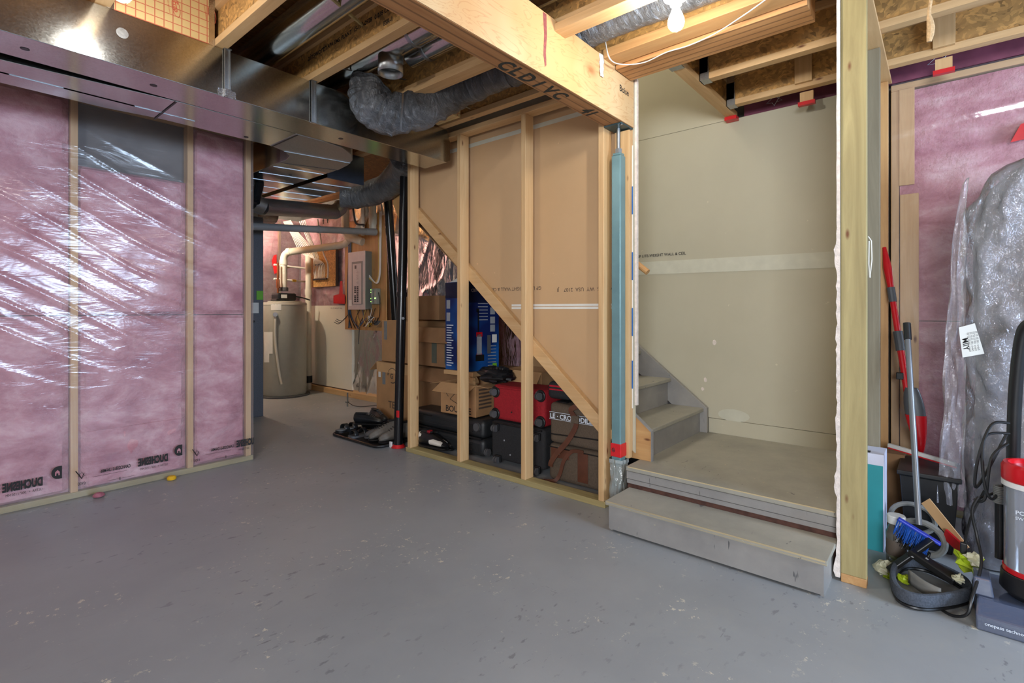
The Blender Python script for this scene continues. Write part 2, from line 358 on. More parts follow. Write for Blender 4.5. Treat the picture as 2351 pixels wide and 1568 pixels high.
M['shoe_black'] = plain('black_leather', (28, 29, 32), .38, 0, .25)
M['shoe_white'] = plain('white_leather', (226, 222, 212), .5, 0, .05)
M['insole'] = plain('grey_insole', (120, 124, 126), .7, 0, .08)
M['tank'] = plain('heater_enamel', (178, 176, 164), .4, 0, .04)
M['panel_grey'] = plain('panel_enamel', (206, 196, 192), .45, 0, .05)
M['panel_side'] = plain('panel_side_grey', (124, 126, 122), .5, 0, .06)
M['green_label'] = plain('green_label', (118, 190, 50), .5, 0, .05)
M['blue_box'] = None
t = NT('blue_carton_print'); v = t.coords(); tc = t.node('ShaderNodeTexCoord'); sp = t.node('ShaderNodeTexGradient', gradient_type='SPHERICAL')
mp = t.node('ShaderNodeMapping'); mp.inputs['Location'].default_value = (-.5 * 3.2, -.5 * 3.2, -.33 * 3.2); mp.inputs['Scale'].default_value = (3.2, 3.2, 2.4); t.link(tc.outputs['Generated'], mp.inputs[0]); t.link(mp.outputs[0], sp.inputs[0])
t.col(t.mix(t.ramp(t.noise(t.coords((1, 1, 1)), 2.2, 2), [(.42, (0, 0, 0, 1)), (.62, (1, 1, 1, 1))]), sl((18, 36, 92)), sl((24, 96, 176)))); t.set(.35); M['blue_box'] = t.m
M['navy'] = plain('navy_print', (14, 22, 52), .4, 0, .1)
M['teal_card'] = plain('teal_card', (36, 142, 150), .6, 0, .04)
M['lilac'] = plain('lilac_white_card', (206, 206, 222), .6, 0, .04)
M['foam'] = plain('charcoal_foam', (74, 80, 90), .95, 0, .3, 150, .5)
M['foam_light'] = plain('light_grey_band', (128, 128, 124), .8, 0, .08)
M['blue_bristle'] = plain('blue_bristle', (30, 92, 190), .5, 0, .3, 120, .6)
M['blue_plastic'] = plain('blue_plastic', (36, 64, 200), .4, 0, .05)
M['lime'] = plain('lime_wrapper', (176, 200, 40), .5, 0, .35, 20)
M['pale_wrap'] = plain('pale_wrapper', (206, 204, 176), .5, 0, .2, 20)
M['red_plastic'] = plain('red_plastic', (196, 20, 30), .25, 0, .06)
M['mop_grey'] = plain('dark_grey_plastic', (78, 80, 84), .45, 0, .08)
M['pole_grey'] = plain('grey_painted_pole', (120, 122, 126), .35, .4, .06)
M['tank_smoke'] = film('smoky_tank', .06, 1, .42, .12, (6, 6, 6), bs=.1, tint=(.82, .85, .9), hz=(.55, .58, .66))
M['base_blue'] = film('tinted_nozzle', .08, 1, .62, .12, (6, 6, 6), bs=.1, tint=(.5, .56, .68), hz=(.12, .15, .24))
M['dark_wrap'] = plain('dark_bag_fabric', (104, 102, 110), .6, 0, .3, 9)
M['rope'] = plain('jute_rope', (202, 168, 124), .9, 0, .2, 90, .5)
M['yellow'] = plain('yellow_foam', (226, 176, 30), .6, 0, .08)
M['cable_white'] = plain('white_cable', (226, 226, 222), .4, 0, .03)
M['cable_blue'] = plain('blue_cable', (42, 84, 122), .45, 0, .1)
M['cable_yellow'] = plain('yellow_cable', (204, 172, 88), .5, 0, .1)
M['green_plastic'] = plain('grey_green_plastic', (150, 156, 146), .45, 0, .05)
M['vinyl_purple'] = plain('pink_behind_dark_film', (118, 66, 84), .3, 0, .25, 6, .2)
def emis(name, c, e):
    t = NT(name); t.b.inputs['Base Color'].default_value = c; t.b.inputs['Emission Color'].default_value = c; t.b.inputs['Emission Strength'].default_value = e; return t.m
M['bulb'] = emis('lit_bulb', (1, .96, .88, 1), BULB_E); M['bulb_b'] = emis('lit_bulb_left', (1, .97, .92, 1), BULB2_E); M['bulb_m'] = emis('lit_bulb_utility', (1, .86, .68, 1), MECH_E)
M['led'] = emis('green_led', (.3, 1, .1, 1), 6)
t = NT('foil_lined_panel'); v = t.coords((13, 13, 13)); br = t.node('ShaderNodeTexBrick'); br.offset = 0; br.inputs['Scale'].default_value = 1; br.inputs['Mortar Size'].default_value = .03; br.inputs['Brick Width'].default_value = .5; br.inputs['Row Height'].default_value = .5
br.inputs['Color1'].default_value = sl((214, 188, 132)); br.inputs['Color2'].default_value = sl((214, 188, 132)); br.inputs['Mortar'].default_value = sl((196, 112, 84))
cb = t.node('ShaderNodeCombineXYZ'); sx = t.node('ShaderNodeSeparateXYZ'); t.link(v, sx.inputs[0]); t.link(sx.outputs[0], cb.inputs[0]); t.link(sx.outputs[2], cb.inputs[1]); t.link(cb.outputs[0], br.inputs['Vector'])
t.col(br.outputs['Color']); t.set(.4); M['grid_panel'] = t.m
# ------------------------------------------------------------------ the room shell
def struct(name, mb, mat, label, cat, **k): return tag(mb.build(name, mat, None, **k), label, cat, None, 'structure')
struct('floor', MB().box((-3.2, -3.7, -.1), (4.1, 8.2, 0)), M['floor'], 'grey painted concrete basement floor with scuffs and chipped spots', 'floor')
cl = thing('ceiling', 'oriented strand board subfloor above the joists', 'ceiling', (0, 0, 2.83), kind='structure')
c_ = MB(); c_.box((-3.2, -3.7, 2.832), (2.86, 8.2, 2.86)); c_.box((2.86, -3.7, 2.832), (4.1, 1.14, 2.86)); c_.box((2.86, 4.4, 2.832), (4.1, 8.2, 2.86))
c_.build('subfloor', M['osb_dark'], cl)
MB().box((-3.2, -3.7, 5.2), (4.1, 8.2, 5.25)).build('upper_ceiling', M['drywall_white'], cl)
struct('wall_rear', MB().box((-3.2, -3.7, 0), (-3.0, 8.2, 5.2)), M['drywall_white'], 'plain wall behind the viewer with an added window frame', 'wall')
struct('wall_far', MB().box((-3.0, 7.86, 0), (4.0, 7.92, 2.83)), M['conc'], 'concrete wall behind the far pink insulation', 'wall')
struct('wall_right', MB().box((-3.0, -3.7, 0), (4.1, -3.5, 5.2)), M['conc'], 'concrete foundation wall right of the storage corner', 'wall')
struct('wall_foundation', MB().box((4.0, -3.5, 0), (4.1, 8.2, 5.2)), M['conc'], 'grey foundation wall behind the stairs and the insulation', 'wall')
for i, (mn, ctr) in enumerate((('x', (2.0, -3.47)), ('y', (-2.97, -1.4)))):
    wn = thing('window_%d' % (i + 1), ('basement window high in the right wall', 'added window frame around the rear fill light')[i], 'window', (ctr[0], ctr[1], 1.3), kind='structure')  # the rear frame is added to go with the soft fill light
    m = MB()
    if mn == 'x':
        for a, b in (((1.2, -3.498, 1.3), (2.8, -3.46, 1.36)), ((1.2, -3.498, 2.14), (2.8, -3.46, 2.2)), ((1.2, -3.498, 1.36), (1.26, -3.46, 2.14)), ((2.74, -3.498, 1.36), (2.8, -3.46, 2.14))): m.box(a, b)
    else:
        for a, b in (((-2.998, -2.25, 1.3), (-2.96, -.55, 1.36)), ((-2.998, -2.25, 2.24), (-2.96, -.55, 2.3)), ((-2.998, -2.25, 1.36), (-2.96, -2.19, 2.24)), ((-2.998, -.61, 1.36), (-2.96, -.55, 2.24))): m.box(a, b)
    m.build('window_frame', M['white'], wn)
# left insulated wall
WL = thing('wall_left', 'wood stud wall filled with pink fibreglass behind clear poly film', 'insulated wall', (0, 4.25, 0), kind='structure')
def stud(a, b, ax='z', kind='pine', parent=None, name='stud', label=None): return MB().box(a, b).build(name, M[kind + '_' + ax], parent, bevel=.003, label=label)
SX = [(-2.62, -2.58), (-1.96, -1.92), (-1.30, -1.26), (-.64, -.60), (.0, .038), (.646, .684), (1.300, 1.339), (1.708, 1.748)]
for a, b in SX: stud((a, 4.215, .038), (b, 4.30, 2.55), parent=WL)
stud((-3.0, 4.213, 0), (1.76, 4.302, .038), 'x', 'treated', WL, 'bottom_plate')
stud((-3.0, 4.213, 2.55), (1.75, 4.302, 2.588), 'x', 'pine', WL, 'top_plate')
MB().box((-3.0, 4.303, 0), (1.75, 4.325, 2.588)).build('backing_board', M['conc'], WL)
def batt(x0, x1, z0, z1, y=4.222, roll=False):
    def fn(u, v):
        x = x0 + (x1 - x0) * u; z = z0 + (z1 - z0) * v
        e = min(u, 1 - u, v * 3, (1 - v) * 3) * 12; e = min(1, max(0, e))
        return V(x, y + .03 * (1 - e) ** 2 - .016 * noise.noise(V(x * 6, 3, z * 5)) * e - .006 * e - (.012 * noise.noise(V(x * 17, 1, z * 17)) * e), z)
    MB().grid(fn, 16, 44).build('insulation_batt', M['pink'], WL)
for (a, b), (c, d) in zip(SX[:-1], SX[1:]):
    top = 2.13 if abs(b - .684) < .01 else 2.545
    batt(b + .003, c - .003, .04, 1.16); batt(b + .003, c - .003, 1.165, top)
batt(.70, 1.29, .05, .42, 4.212)
# poly film with diagonal pull folds, printed upside the wrong way round (seen from behind)
def ridge(x): return (1 - abs(math.sin(x))) ** 5
def film_fn(x0, x1, z0, z1, y):
    def fn(u, v):
        x = x0 + (x1 - x0) * u; z = z0 + (z1 - z0) * v
        fade = max(0, min(1, (z - .55) / .6)) * max(0, min(1, (2.45 - z) / .4)) * max(0.15, min(1, (1.9 - x) / .8))
        p = x * math.sin(math.radians(27 + 6 * noise.noise(V(x, 0, z)))) + z * math.cos(math.radians(30))
        q = x * .85 - z * .5
        h = ridge(p * 21 + 1.5 * noise.noise(V(q * .8, 1, p * 3))) * (.35 + .9 * max(0, noise.noise(V(q * 1.5, 5, p * 2.2)) + .35))
        h += .25 * ridge(p * 40 + 2 * noise.noise(V(q, 8, p * 4))) * max(0, noise.noise(V(q * 2.1, 9, p * 3)) + .2)
        return V(x, y - .013 * h * fade - .004 * noise.noise(V(x * 5, 2, z * 5)), z)
    return fn
FL = MB().grid(film_fn(-2.9, 1.757, .004, 2.585, 4.196), 300, 230).build('vapour_barrier', M['film_x'], WL)
MB().grid(lambda u, v: V(1.757 + .002 * math.sin(v * 40), 4.196 + .12 * u, .004 + 2.58 * v), 3, 40).build('film_return', M['film_x'], WL)
for x0 in (.40 - .88 * 1, .40, 1.19):      # reversed print along the foot of the film
    Y = 4.180; c = x0
    r, u = (-1, 0, 0), (0, 0, 1)
    sc = 1.0 if x0 < 1.1 else 1.0
MIR = (-1, 0, 0)
def logo(x_right, z, s, parent):
    """black D block with a small house cut in it, mirrored"""
    pts = [(0, 0), (0, s)] + [(-.22 * s - .42 * s * math.sin(PI * k / 10), s / 2 + s / 2 * math.cos(PI * k / 10)) for k in range(11)]
    MB().add([(x_right + p[0], 4.1765, z + p[1]) for p in pts], [tuple(range(len(pts)))]).build('printed_logo', M['ink'], parent)
    h = [(-.14, .28), (-.14, .55), (-.27, .72), (-.42, .55), (-.42, .28), (-.34, .28), (-.34, .45), (-.22, .45), (-.22, .28)]
    MB().add([(x_right + p[0] * s, 4.1755, z + p[1] * s) for p in h], [tuple(range(len(h)))]).build('printed_logo', M['pink'], parent)
for xr in (-.055, .60, 1.255, 1.91):
    z = .135; U = (0, 0, 1)
    if xr < 1.8:
        logo(xr, z + .018, .078, FL); text('DUCHESNE', .068, (xr - .088, 4.177, z), MIR, U, M['ink'], FL, bold=.004, xs=.50)
        text('ULTRA  +  .006" / 150 MM', .022, (xr - .09, 4.177, z - .032), MIR, U, M['ink'], FL, xs=.66)
    else:
        text('UCHESNE', .068, (1.755, 4.177, z), MIR, U, M['ink'], FL, bold=.004, xs=.44); text('.006" / 150 MM', .022, (1.72, 4.177, z - .032), MIR, U, M['ink'], FL, xs=.6)
    xc = xr - .305
    text('CAN/CGSB-51.34-M86', .030, (xc, 4.177, z + .004), MIR, U, M['ink'], FL, bold=.001, xs=.56)
    text('6900', .028, (xc - .235, 4.177, z - .05), MIR, U, M['ink'], FL, xs=.7)
    m = MB(); lf = [(0, 1), (.25, .45), (.7, .55), (.5, .1), (1, -.1), (.4, -.4), (0, -1), (-.4, -.4), (-1, -.1), (-.5, .1), (-.7, .55), (-.25, .45)]
    m.tube([(xc - .255 + .018 * p, 4.177, z + .012 + .024 * q) for p, q in lf], .0013, 4, closed=True); m.build('leaf_mark', M['ink'], FL)
    MB().tube([(xc - .245, 4.1768, z + .020), (xc - .255, 4.1768, z - .008), (xc - .285, 4.1768, z + .045)], .0028, 4).build('check_mark', M['ink'], FL)
    MB().box((xc - .20, 4.1765, z - .0135), (xc - .02, 4.177, z - .012)).build('printed_line', M['ink'], FL)
    MB().box((xc - .13, 4.1765, z - .058), (xc + .02, 4.177, z - .0565)).build('printed_line', M['ink'], FL); MB().box((xc - .06, 4.1765, z - .068), (xc - .056, 4.177, z - .048)).build('printed_line', M['ink'], FL)
pb = PX(392, 1097, Z=.01)
o = MB().lathe([(.0, 0), (.028, .004), (.03, .016), (.02, .028), (0, .03)], (pb.x, pb.y - .02, 0), 12).build('yellow_foam_plug', M['yellow'], None); tag(o, 'small yellow foam lump at the foot of the insulated wall', 'foam plug')
pb = PX(225, 1136, Z=.01)
o = MB().lathe([(.0, 0), (.035, .004), (.036, .014), (.02, .03), (0, .032)], (pb.x, pb.y - .02, 0), 10).build('insulation_tuft', M['pink'], None, sub=1); tag(o, 'pink fibreglass tuft sticking out under the film', 'insulation tuft')

# stair side stud wall
WS = thing('wall_stairs', 'open wood stud wall under the beam in front of the stairs', 'stud wall', (2.745, 2.5, 0), kind='structure')
for y in (3.427, 2.823, 2.190, 1.582):
    stud((2.70, y - .0195, .038), (2.789, y + .0195, 2.54), parent=WS)
stud((2.70, 1.555, 0), (2.789, 3.47, .038), 'y', 'treated', WS, 'bottom_plate')
stud((2.70, 1.575, 2.54), (2.789, 3.47, 2.578), 'y', 'pine', WS, 'top_plate')
# drywall back (brown paper) and the brace that follows the stairs
zt = lambda y: 2.070 + (y - 3.42) * .866
DB = thing('drywall_sheet', 'brown paper back of drywall behind the open studs', 'drywall', (2.845, 2.4, 1.4), kind='structure')
MB().prism([(1.445, zt(1.445) - .02), (1.445, 2.60), (3.50, 2.60), (3.50, zt(3.50) - .02)], 'x', 2.839, 2.843).build('sheet', M['drywall_back'], DB)
MB().prism([(1.430, zt(1.43) - .02), (1.430, 2.60), (1.60, 2.60), (1.60, 2.831), (3.50, 2.831), (3.50, zt(3.50) - .02)], 'x', 2.8435, 2.856).build('sheet_face', M['drywall'], DB)
MB().box((2.8375, 1.445, 2.475), (2.839, 3.5, 2.505)).build('joint_tape', M['joint'], DB)
MB().box((2.8375, 1.5, 1.205), (2.8385, 2.41, 1.220)).box((2.8375, 1.5, 1.224), (2.8385, 2.41, 1.239)).build('joint_tape', M['tape_white'], DB)
text('GP LITE-WEIGHT WALL & CEILING BOARD', .036, PX(1243, 661, X=2.8375) + V(0, 0, .012), (0, 1, 0), (0, 0, -1), M['ink_soft'], DB)
text('04/29/15  WY  USA  2107    JI', .036, PX(1412, 662, X=2.8375) + V(0, 0, .012), (0, 1, 0), (0, 0, -1), M['ink_soft'], DB)
MB().bar((2.812, 3.46, zt(3.46) - .056), (2.812, 1.56, zt(1.56) - .056), .046, .082, (0, 0, 1)).build('brace', M['pine_y'], WS, bevel=.003, label='pale two-by-four running diagonally behind the studs')
# jamb at the stair opening
JB = thing('drywall_jamb', 'raw drywall corner edge with blue printed tape beside the teal post', 'drywall edge', (2.85, 1.43, 1.3), kind='structure')
stud((2.80, 1.446, .30), (2.8375, 1.545, 2.29), 'z', 'pine', JB, 'jack_stud')
MB().box((2.8375, 1.4150, .62), (2.8600, 1.4295, 2.60)).build('drywall_edge', M['gypsum'], JB)
MB().box((2.832, 1.438, .60), (2.8370, 1.4445, 2.2)).build('edge_tape', M['white_paper'], JB)
for z0 in (.72, 1.04, 1.38, 1.78): MB().box((2.8305, 1.437, z0), (2.8318, 1.4448, z0 + .17)).build('blue_print', M['blue_tape'], JB)

# stairwell walls
def nose(y): return .47 + .8 * (y - 1.355)
WB = thing('wall_stairwell', 'beige taped drywall on the far side of the stairs and landing', 'drywall wall', (3.86, 1.6, .3), kind='structure')
MB().prism([(.345, .395), (1.335, .395), (2.50, 1.33), (.345, 1.33)], 'x', 3.852, 3.866).build('lower_sheet', M['drywall'], WB)
MB().prism([(.345, 1.33), (2.50, 1.33), (4.05, 2.583), (.345, 2.583)], 'x', 3.852, 3.866).build('upper_sheet', M['drywall'], WB)
MB().box((3.852, 1.21, 2.60), (3.866, 4.5, 5.2)).build('top_sheet', M['drywall'], WB)
MB().box((3.850, .36, .283), (3.866, 1.335, .392)).build('kick_strip', M['drywall'], WB)
MB().prism([(.345, 1.47), (.345, 1.575), (3.3, 1.60), (3.3, 1.50)], 'x', 3.8500, 3.8518).build('joint_compound', M['joint'], WB)
MB().box((3.851, 1.21, 2.585), (3.8535, 3.3, 2.60)).build('drywall_seam', M['drywall'], WB)
text('GP LITE-WEIGHT WALL & CEIL', .030, PX(1462, 592, X=3.8495), (0, -1, 0), (0, 0, 1), M['ink'], WB, bold=.0005)
for (px, py, r) in ((1640, 786, .016), (1619, 872, .014), (1613, 893, .011)):
    p = PX(px, py, X=3.8505); MB().lathe([(0, 0), (r * .6, .001), (r, .0005)], (0, 0, 0), 7).build('chipped_spot', M['gypsum'], WB) if False else MB().add([(3.8512, p.y + r * math.cos(a) * (.7 + .5 * random.random()), p.z + 1.3 * r * math.sin(a)) for a in [k * PI / 4 for k in range(8)]], [tuple(range(8))]).build('chipped_spot', M['gypsum'], WB)
p = PX(1684, 954, X=3.85)
MB().prism([(p.y + .11 * math.cos(k * PI / 8), p.z + .045 * math.sin(k * PI / 8)) for k in range(16)], 'x', 3.8508, 3.8518).build('patch', M['joint'], WB)
WE = thing('wall_stairhead', 'painted wall closing the top of the stairwell', 'wall', (3.35, 4.45, 2.8), kind='structure')
MB().box((2.86, 4.50, 2.862), (4.0, 4.53, 5.2)).build('sheet', M['drywall_white'], WE)
MB().box((2.80, 1.43, 2.87), (2.84, 4.50, 5.2)).build('side_sheet', M['drywall_white'], WE)
MB().box((2.86, 1.10, 2.87), (3.85, 1.14, 5.2)).build('side_sheet', M['drywall_white'], WE)

# right partition
WP = thing('wall_partition', 'stud partition between the landing and the storage corner, end post nearest', 'partition wall', (3.2, .3, 0), kind='structure')
stud((2.65, .25, .038), (2.690, .344, 2.583), 'z', 'treated', WP, 'end_stud', 'greenish pressure treated end post with knots')
MB().box((3.28, .252, .038), (3.318, .344, 2.578)).build('stud', M['weathered'], WP, bevel=.003)
stud((3.80, .252, .038), (3.84, .344, 2.578), 'z', 'fir', WP, 'stud')
stud((2.65, .25, 0), (2.70, .344, .038), 'x', 'fir', WP, 'bottom_plate'); stud((3.28, .252, 0), (3.86, .344, .038), 'x', 'treated', WP, 'bottom_plate')
stud((2.691, .236, 2.578), (3.86, .344, 2.588), 'x', 'pine', WP, 'top_plate')
def ragged(z):
    return .022 * max(0, noise.noise(V(z * 8, 0, 0))) + .008 * noise.noise(V(z * 31, 2, 0))
m = MB(); n = 120; vs = []
for i in range(n + 1):
    z = .02 + 2.80 * i / n; k = ragged(z) if z < 1.55 else ragged(z) * .15
    vs += [(2.640, .3455, z), (2.640, .3585 + k, z), (2.655, .3590 + k * .6, z)]
fs = []
for i in range(n):
    a = 3 * i; fs += [(a, a + 1, a + 4, a + 3), (a + 1, a + 2, a + 5, a + 4)]
m.add(vs, fs); m.build('broken_drywall_edge', M['gypsum'], WP)
MB().box((2.655, .3455, .02), (3.85, .3575, 2.83)).build('partition_sheet', M['drywall'], WP)
pt = thing('wire_loop', 'small white wire loop hanging beside the treated end post', 'wire', (2.70, .244, 1.35))
MB().tube([(2.70, .249, 1.52), (2.70, .238, 1.50), (2.70, .236, 1.42), (2.70, .243, 1.34), (2.70, .247, 1.40), (2.70, .246, 1.50)], .0025, 6).build('loop', M['cable_white'], pt)

# storage wall: pink batts behind film on the foundation line
WT = thing('wall_storage', 'pink insulated wall behind film in the storage corner', 'insulated wall', (3.9, -1.2, 0), kind='structure')
YS = [.245, -.385, -.995, -1.6, -2.2, -2.8]
for i, y in enumerate(YS): stud((3.90, y - .04, .038), (3.985, y, 2.54), parent=WT)
stud((3.90, -3.4, 2.54), (3.985, .245, 2.578), 'y', 'pine', WT, 'top_plate'); stud((3.90, -3.4, 0), (3.985, .245, .038), 'y', 'treated', WT, 'bottom_plate')
stud((3.892, .13, 1.955), (3.899, .205, 2.54), 'z', 'pine', WT, 'nailer'); stud((3.892, .11, .04), (3.899, .20, 1.90), 'z', 'pine', WT, 'nailer')
for a, b in zip(YS[:-1], YS[1:]):
    for z0, z1 in ((.04, 1.13), (1.135, 2.53)):
        MB().grid(lambda u, v: V(3.915 - .012 * noise.noise(V(0, u * 3 + a * 5, v * 4)), (a - .043) + (b + .003 - a + .043) * u, z0 + (z1 - z0) * v), 12, 30).build('insulation_batt', M['pink'], WT)
def sfn(u, v):
    y = .24 - 3.6 * u; z = .02 + 2.56 * v
    h = ridge((y * .9 + z * .12) * 5.5 + 2.2 * noise.noise(V(0, y * 1.3, z * .9))) * (.5 + noise.noise(V(3, y * 2, z * 1.5)))
    h += 1.0 * ridge((z + .13 * y * y + .12 * y) * 9 + 1.2) * max(0, (z - 2.0) * 1.8)
    return V(3.885 - .02 * max(0, h) - .008 * noise.noise(V(1, y * 3, z * 3)), y, z)
FS = MB().grid(sfn, 160, 110).build('vapour_barrier', M['film_s'], WT)
for z, a, b in ((2.18, -.385, 1),):
    MB().prism([(-.32, 2.20), (-.47, 2.23), (-.47, 2.13), (-.28, 2.11)], 'x', 3.860, 3.862).build('red_sheathing_tape', M['red_tape'], WT)
RJ = thing('rim_insulation', 'dark plum film over insulated rim joist above the far wall', 'rim joist', (3.95, -1, 2.6), kind='structure')
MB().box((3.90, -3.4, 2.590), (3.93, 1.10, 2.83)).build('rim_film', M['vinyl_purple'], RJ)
for y in (.9, .02, -.4, -1.1):
    m = MB(); q = [(0, .02), (.012, .05), (.05, .055), (.02, .085), (0, .12), (-.02, .085), (-.05, .055), (-.012, .05)]
    m.tube([(3.899, y + a, 2.61 + b * .8) for a, b in q], .0012, 4, closed=True); m.tube([(3.899, y + .015, 2.65), (3.899, y, 2.63), (3.899, y - .045, 2.70)], .0018, 4); m.build('leaf_mark', M['print_white'], RJ)

# utility area walls
WU = thing('wall_utility', 'wall of the utility corner, white panel below and film above', 'utility wall', (3.93, 6.5, 0), kind='structure')
MB().box((3.905, 6.20, .09), (3.93, 7.70, 1.26)).build('white_panel', M['drywall_white'], WU)
stud((3.86, 4.6, 0), (3.93, 7.70, .075), 'y', 'pine', WU, 'bottom_plate')
MB().box((3.95, 4.54, .075), (3.98, 7.70, 2.6)).build('insulation_batt', M['pink'], WU)
MB().box((3.95, 3.2, .0), (3.98, 4.54, 2.4)).build('insulation_batt', M['pink'], WU)
def ufn(y0, y1, z0, z1, x):
    def fn(u, v):
        y = y0 + (y1 - y0) * u; z = z0 + (z1 - z0) * v
        h = ridge((y * .8 + z * .5) * 8 + 2 * noise.noise(V(0, y * 2, z * 2))) + .6 * ridge((y * .9 - z * .6) * 11 + 3 * noise.noise(V(4, y * 2, z * 2)))
        return V(x - .018 * h * (.4 + noise.noise(V(9, y * 2, z * 2)) + .3), y, z)
    return fn
MB().grid(ufn(7.7, 6.2, 1.26, 2.585, 3.925), 60, 50).build('vapour_barrier', M['film_y'], WU)
MB().grid(ufn(6.2, 1.5, .075, 2.585, 3.925), 150, 80).build('vapour_barrier', M['film_y'], WU)
text('GP LITE-WEIGHT WALL', .03, (3.9045, 6.75, 1.21), (0, -1, 0), (0, 0, 1), M['ink_soft'], WU)
WF = thing('wall_utility_end', 'pink insulated end wall behind the water heater', 'insulated wall', (2.5, 7.75, 0), kind='structure')
for x in (1.2, 1.8, 2.42, 3.02, 3.62): stud((x, 7.755, .038), (x + .038, 7.84, 2.55), parent=WF)
MB().grid(lambda u, v: V(-3 + 7 * u, 7.78 + .01 * noise.noise(V(u * 20, 0, v * 10)), 2.59 * v), 60, 30).build('insulation_batt', M['pink'], WF)
MB().grid(lambda u, v: V(-3 + 6.95 * u, 7.742 - .016 * ridge((u * 7 + v * .8) * 6 + 2 * noise.noise(V(u * 7, 1, v * 4))) * (.5 + noise.noise(V(u * 6, 3, v * 3))), .01 + 2.57 * v), 160, 40).build('vapour_barrier', M['film_y'], WF)
MB().prism([(3.50, 1.94), (3.53, 2.02), (3.57, 2.04), (3.57, 1.86), (3.60, 1.78), (3.54, 1.74)], 'y', 7.715, 7.718).build('red_sheathing_tape', M['red_tape'], WF)
WM_ = thing('wall_furnace_side', 'wall closing the left side of the utility corner', 'wall', (-2.9, 6, 0), kind='structure')
MB().box((-.2, 4.34, 0), (-.1, 7.70, 2.58)).build('sheet', M['drywall_white'], WM_)

# ------------------------------------------------------------------ beam, joists, ceiling lumber
BM = thing('support_beam', 'long laminated timber beam crossing the ceiling onto the teal post', 'beam', (0.8, 1.5, 2.30))
MB().box((-3.0, 1.437, 2.305), (2.832, 1.560, 2.605)).build('core', M['lvl_bottom'], BM, bevel=.002)
MB().box((-3.0, 1.4335, 2.306), (2.832, 1.4368, 2.604)).build('face_veneer', M['beam_face'], BM)
p = PX(1418, 213, Y=1.4330); text('Boise', .052, (2.655, 1.4330, 2.475), (1, 0, 0), (0, 0, 1), M['ink'], BM, bold=.001)
m = MB(); p = PX(1250, 25, Y=1.4328)
m.add([(p.x + dx, 1.4328, z) for dx, z in ((-.012, 2.60), (.016, 2.60), (.020, 2.50), (.012, 2.42), (.016, 2.36), (.004, 2.345), (-.008, 2.40), (-.002, 2.5))], [tuple(range(8))]); m.build('stain', M['red_tape_dark'], BM)
for s_, px in (('C', 1136), ('L', 1164), ('D', 1186), ('I', 1220), ('V', 1240), ('C', 1262), ('41', 1328)):
    q = PX(px, 150 + (px - 1136) * .55, Z=2.3045)
    text(s_, .105, (q.x, 1.544, 2.3044), (1, 0, 0), (0, -1, 0), M['spray'], BM, 'sprayed_mark', bold=.004)
q = PX(1383, 105, Y=1.428)
tp = thing('masking_tape', 'torn white tape hanging on the beam face, holding the cable', 'tape', (q.x, 1.43, 2.5))
m = MB(); m.grid(lambda u, v: V(q.x - .026 + .052 * u * (1 - .35 * (1 - v)) + .004 * math.sin(v * 20), 1.4315 - .006 * (1 - v) + .001 * math.sin(u * 9), 2.478 + .128 * v), 6, 12)
m.build('tape', M['tape_white'], tp, thick=.0008)
cpts = [q + V(-.02, 0, .075), q + V(.0, -.012, .04)] + [PX(a, b, Z=2.56) for a, b in ((1400, 135), (1430, 148), (1480, 143), (1530, 120), (1580, 105), (1640, 78), (1700, 40), (1750, 5), (1800, -35))]
cb_ = []
for i in range(len(cpts) - 1):
    for k in range(5):
        t_ = k / 5; a = cpts[max(0, i - 1)]; b = cpts[i]; c = cpts[i + 1]; d = cpts[min(len(cpts) - 1, i + 2)]
        cb_.append(.5 * ((2 * b) + (c - a) * t_ + (2 * a - 5 * b + 4 * c - d) * t_ ** 2 + (3 * b - a - 3 * c + d) * t_ ** 3))
cb_ = [p for p in cb_ if p.y < 1.425] 
o = MB().tube(cb_, .0052, 8, flat=.6).build('ceiling_cable', M['cable_white'], None); tag(o, 'white electrical cable sagging from the taped beam along the header', 'cable')
def ijoist(name, x, y0, y1, label, z0=2.590, h=.240, fw=.058, grp='floor joists', chip=False):
    j = thing(name, label, 'joist', (x, (y0 + y1) / 2, z0), group=grp)
    MB().box((x - fw / 2, y0, z0), (x + fw / 2, y1, z0 + .038)).build('bottom_flange', M['pine_y'], j, bevel=.002)
    MB().box((x - .006, y0, z0 + .038), (x + .006, y1, z0 + h - .038)).build('web', M['osb'], j)
    MB().box((x - fw / 2, y0, z0 + h - .038), (x + fw / 2, y1, z0 + h)).build('top_flange', M['pine_y'], j)
    return j
ijoist('floor_joist', .030, -3.45, 7.70, 'floor joist over the left end of the metal duct')
ijoist('floor_joist', .560, -3.45, 7.70, 'floor joist left of the foil lined panel')
ijoist('floor_joist', 1.058, -3.45, 7.70, 'floor joist crossing above the duct at its taped corner strap')
J2 = ijoist('floor_joist', 1.580, -3.45, 7.70, 'floor joist with printed web above the bright duct seam')
ijoist('floor_joist', 2.070, -3.45, 7.70, 'floor joist right beside the round metal pipes')
ijoist('floor_joist', 2.620, 1.62, 7.70, 'floor joist resting on the open stud wall top plate')
ijoist('floor_joist', -.47, -3.45, 7.70, 'floor joist left of the first lamp'); 
ijoist('floor_joist', -1.0, -3.45, 7.70, 'floor joist behind the viewer on the left')
for s_, px, py, sz in (('ainsworth', 707, 141, .055), ('APA EMS, PLANT  15-190-0928', 752, 112, .034), ('0.038 COMC 1', 860, 45, .034), ('ESR-1', 880, 60, .034)):
    q = PX(px, py, X=1.573)
    text(s_, sz, q, (0, -1, 0), (0, 0, 1), M['ink'], J2, bold=.0008)
o = MB().box((2.010, -.6, 2.548), (2.099, 2.73, 2.586)).build('backer_board', M['pine_y'], None, bevel=.002)
o.location.z = 0
tag(o, 'pale two-by-four nailed flat under a joist, cut end by the flex duct', 'board', kind='thing')
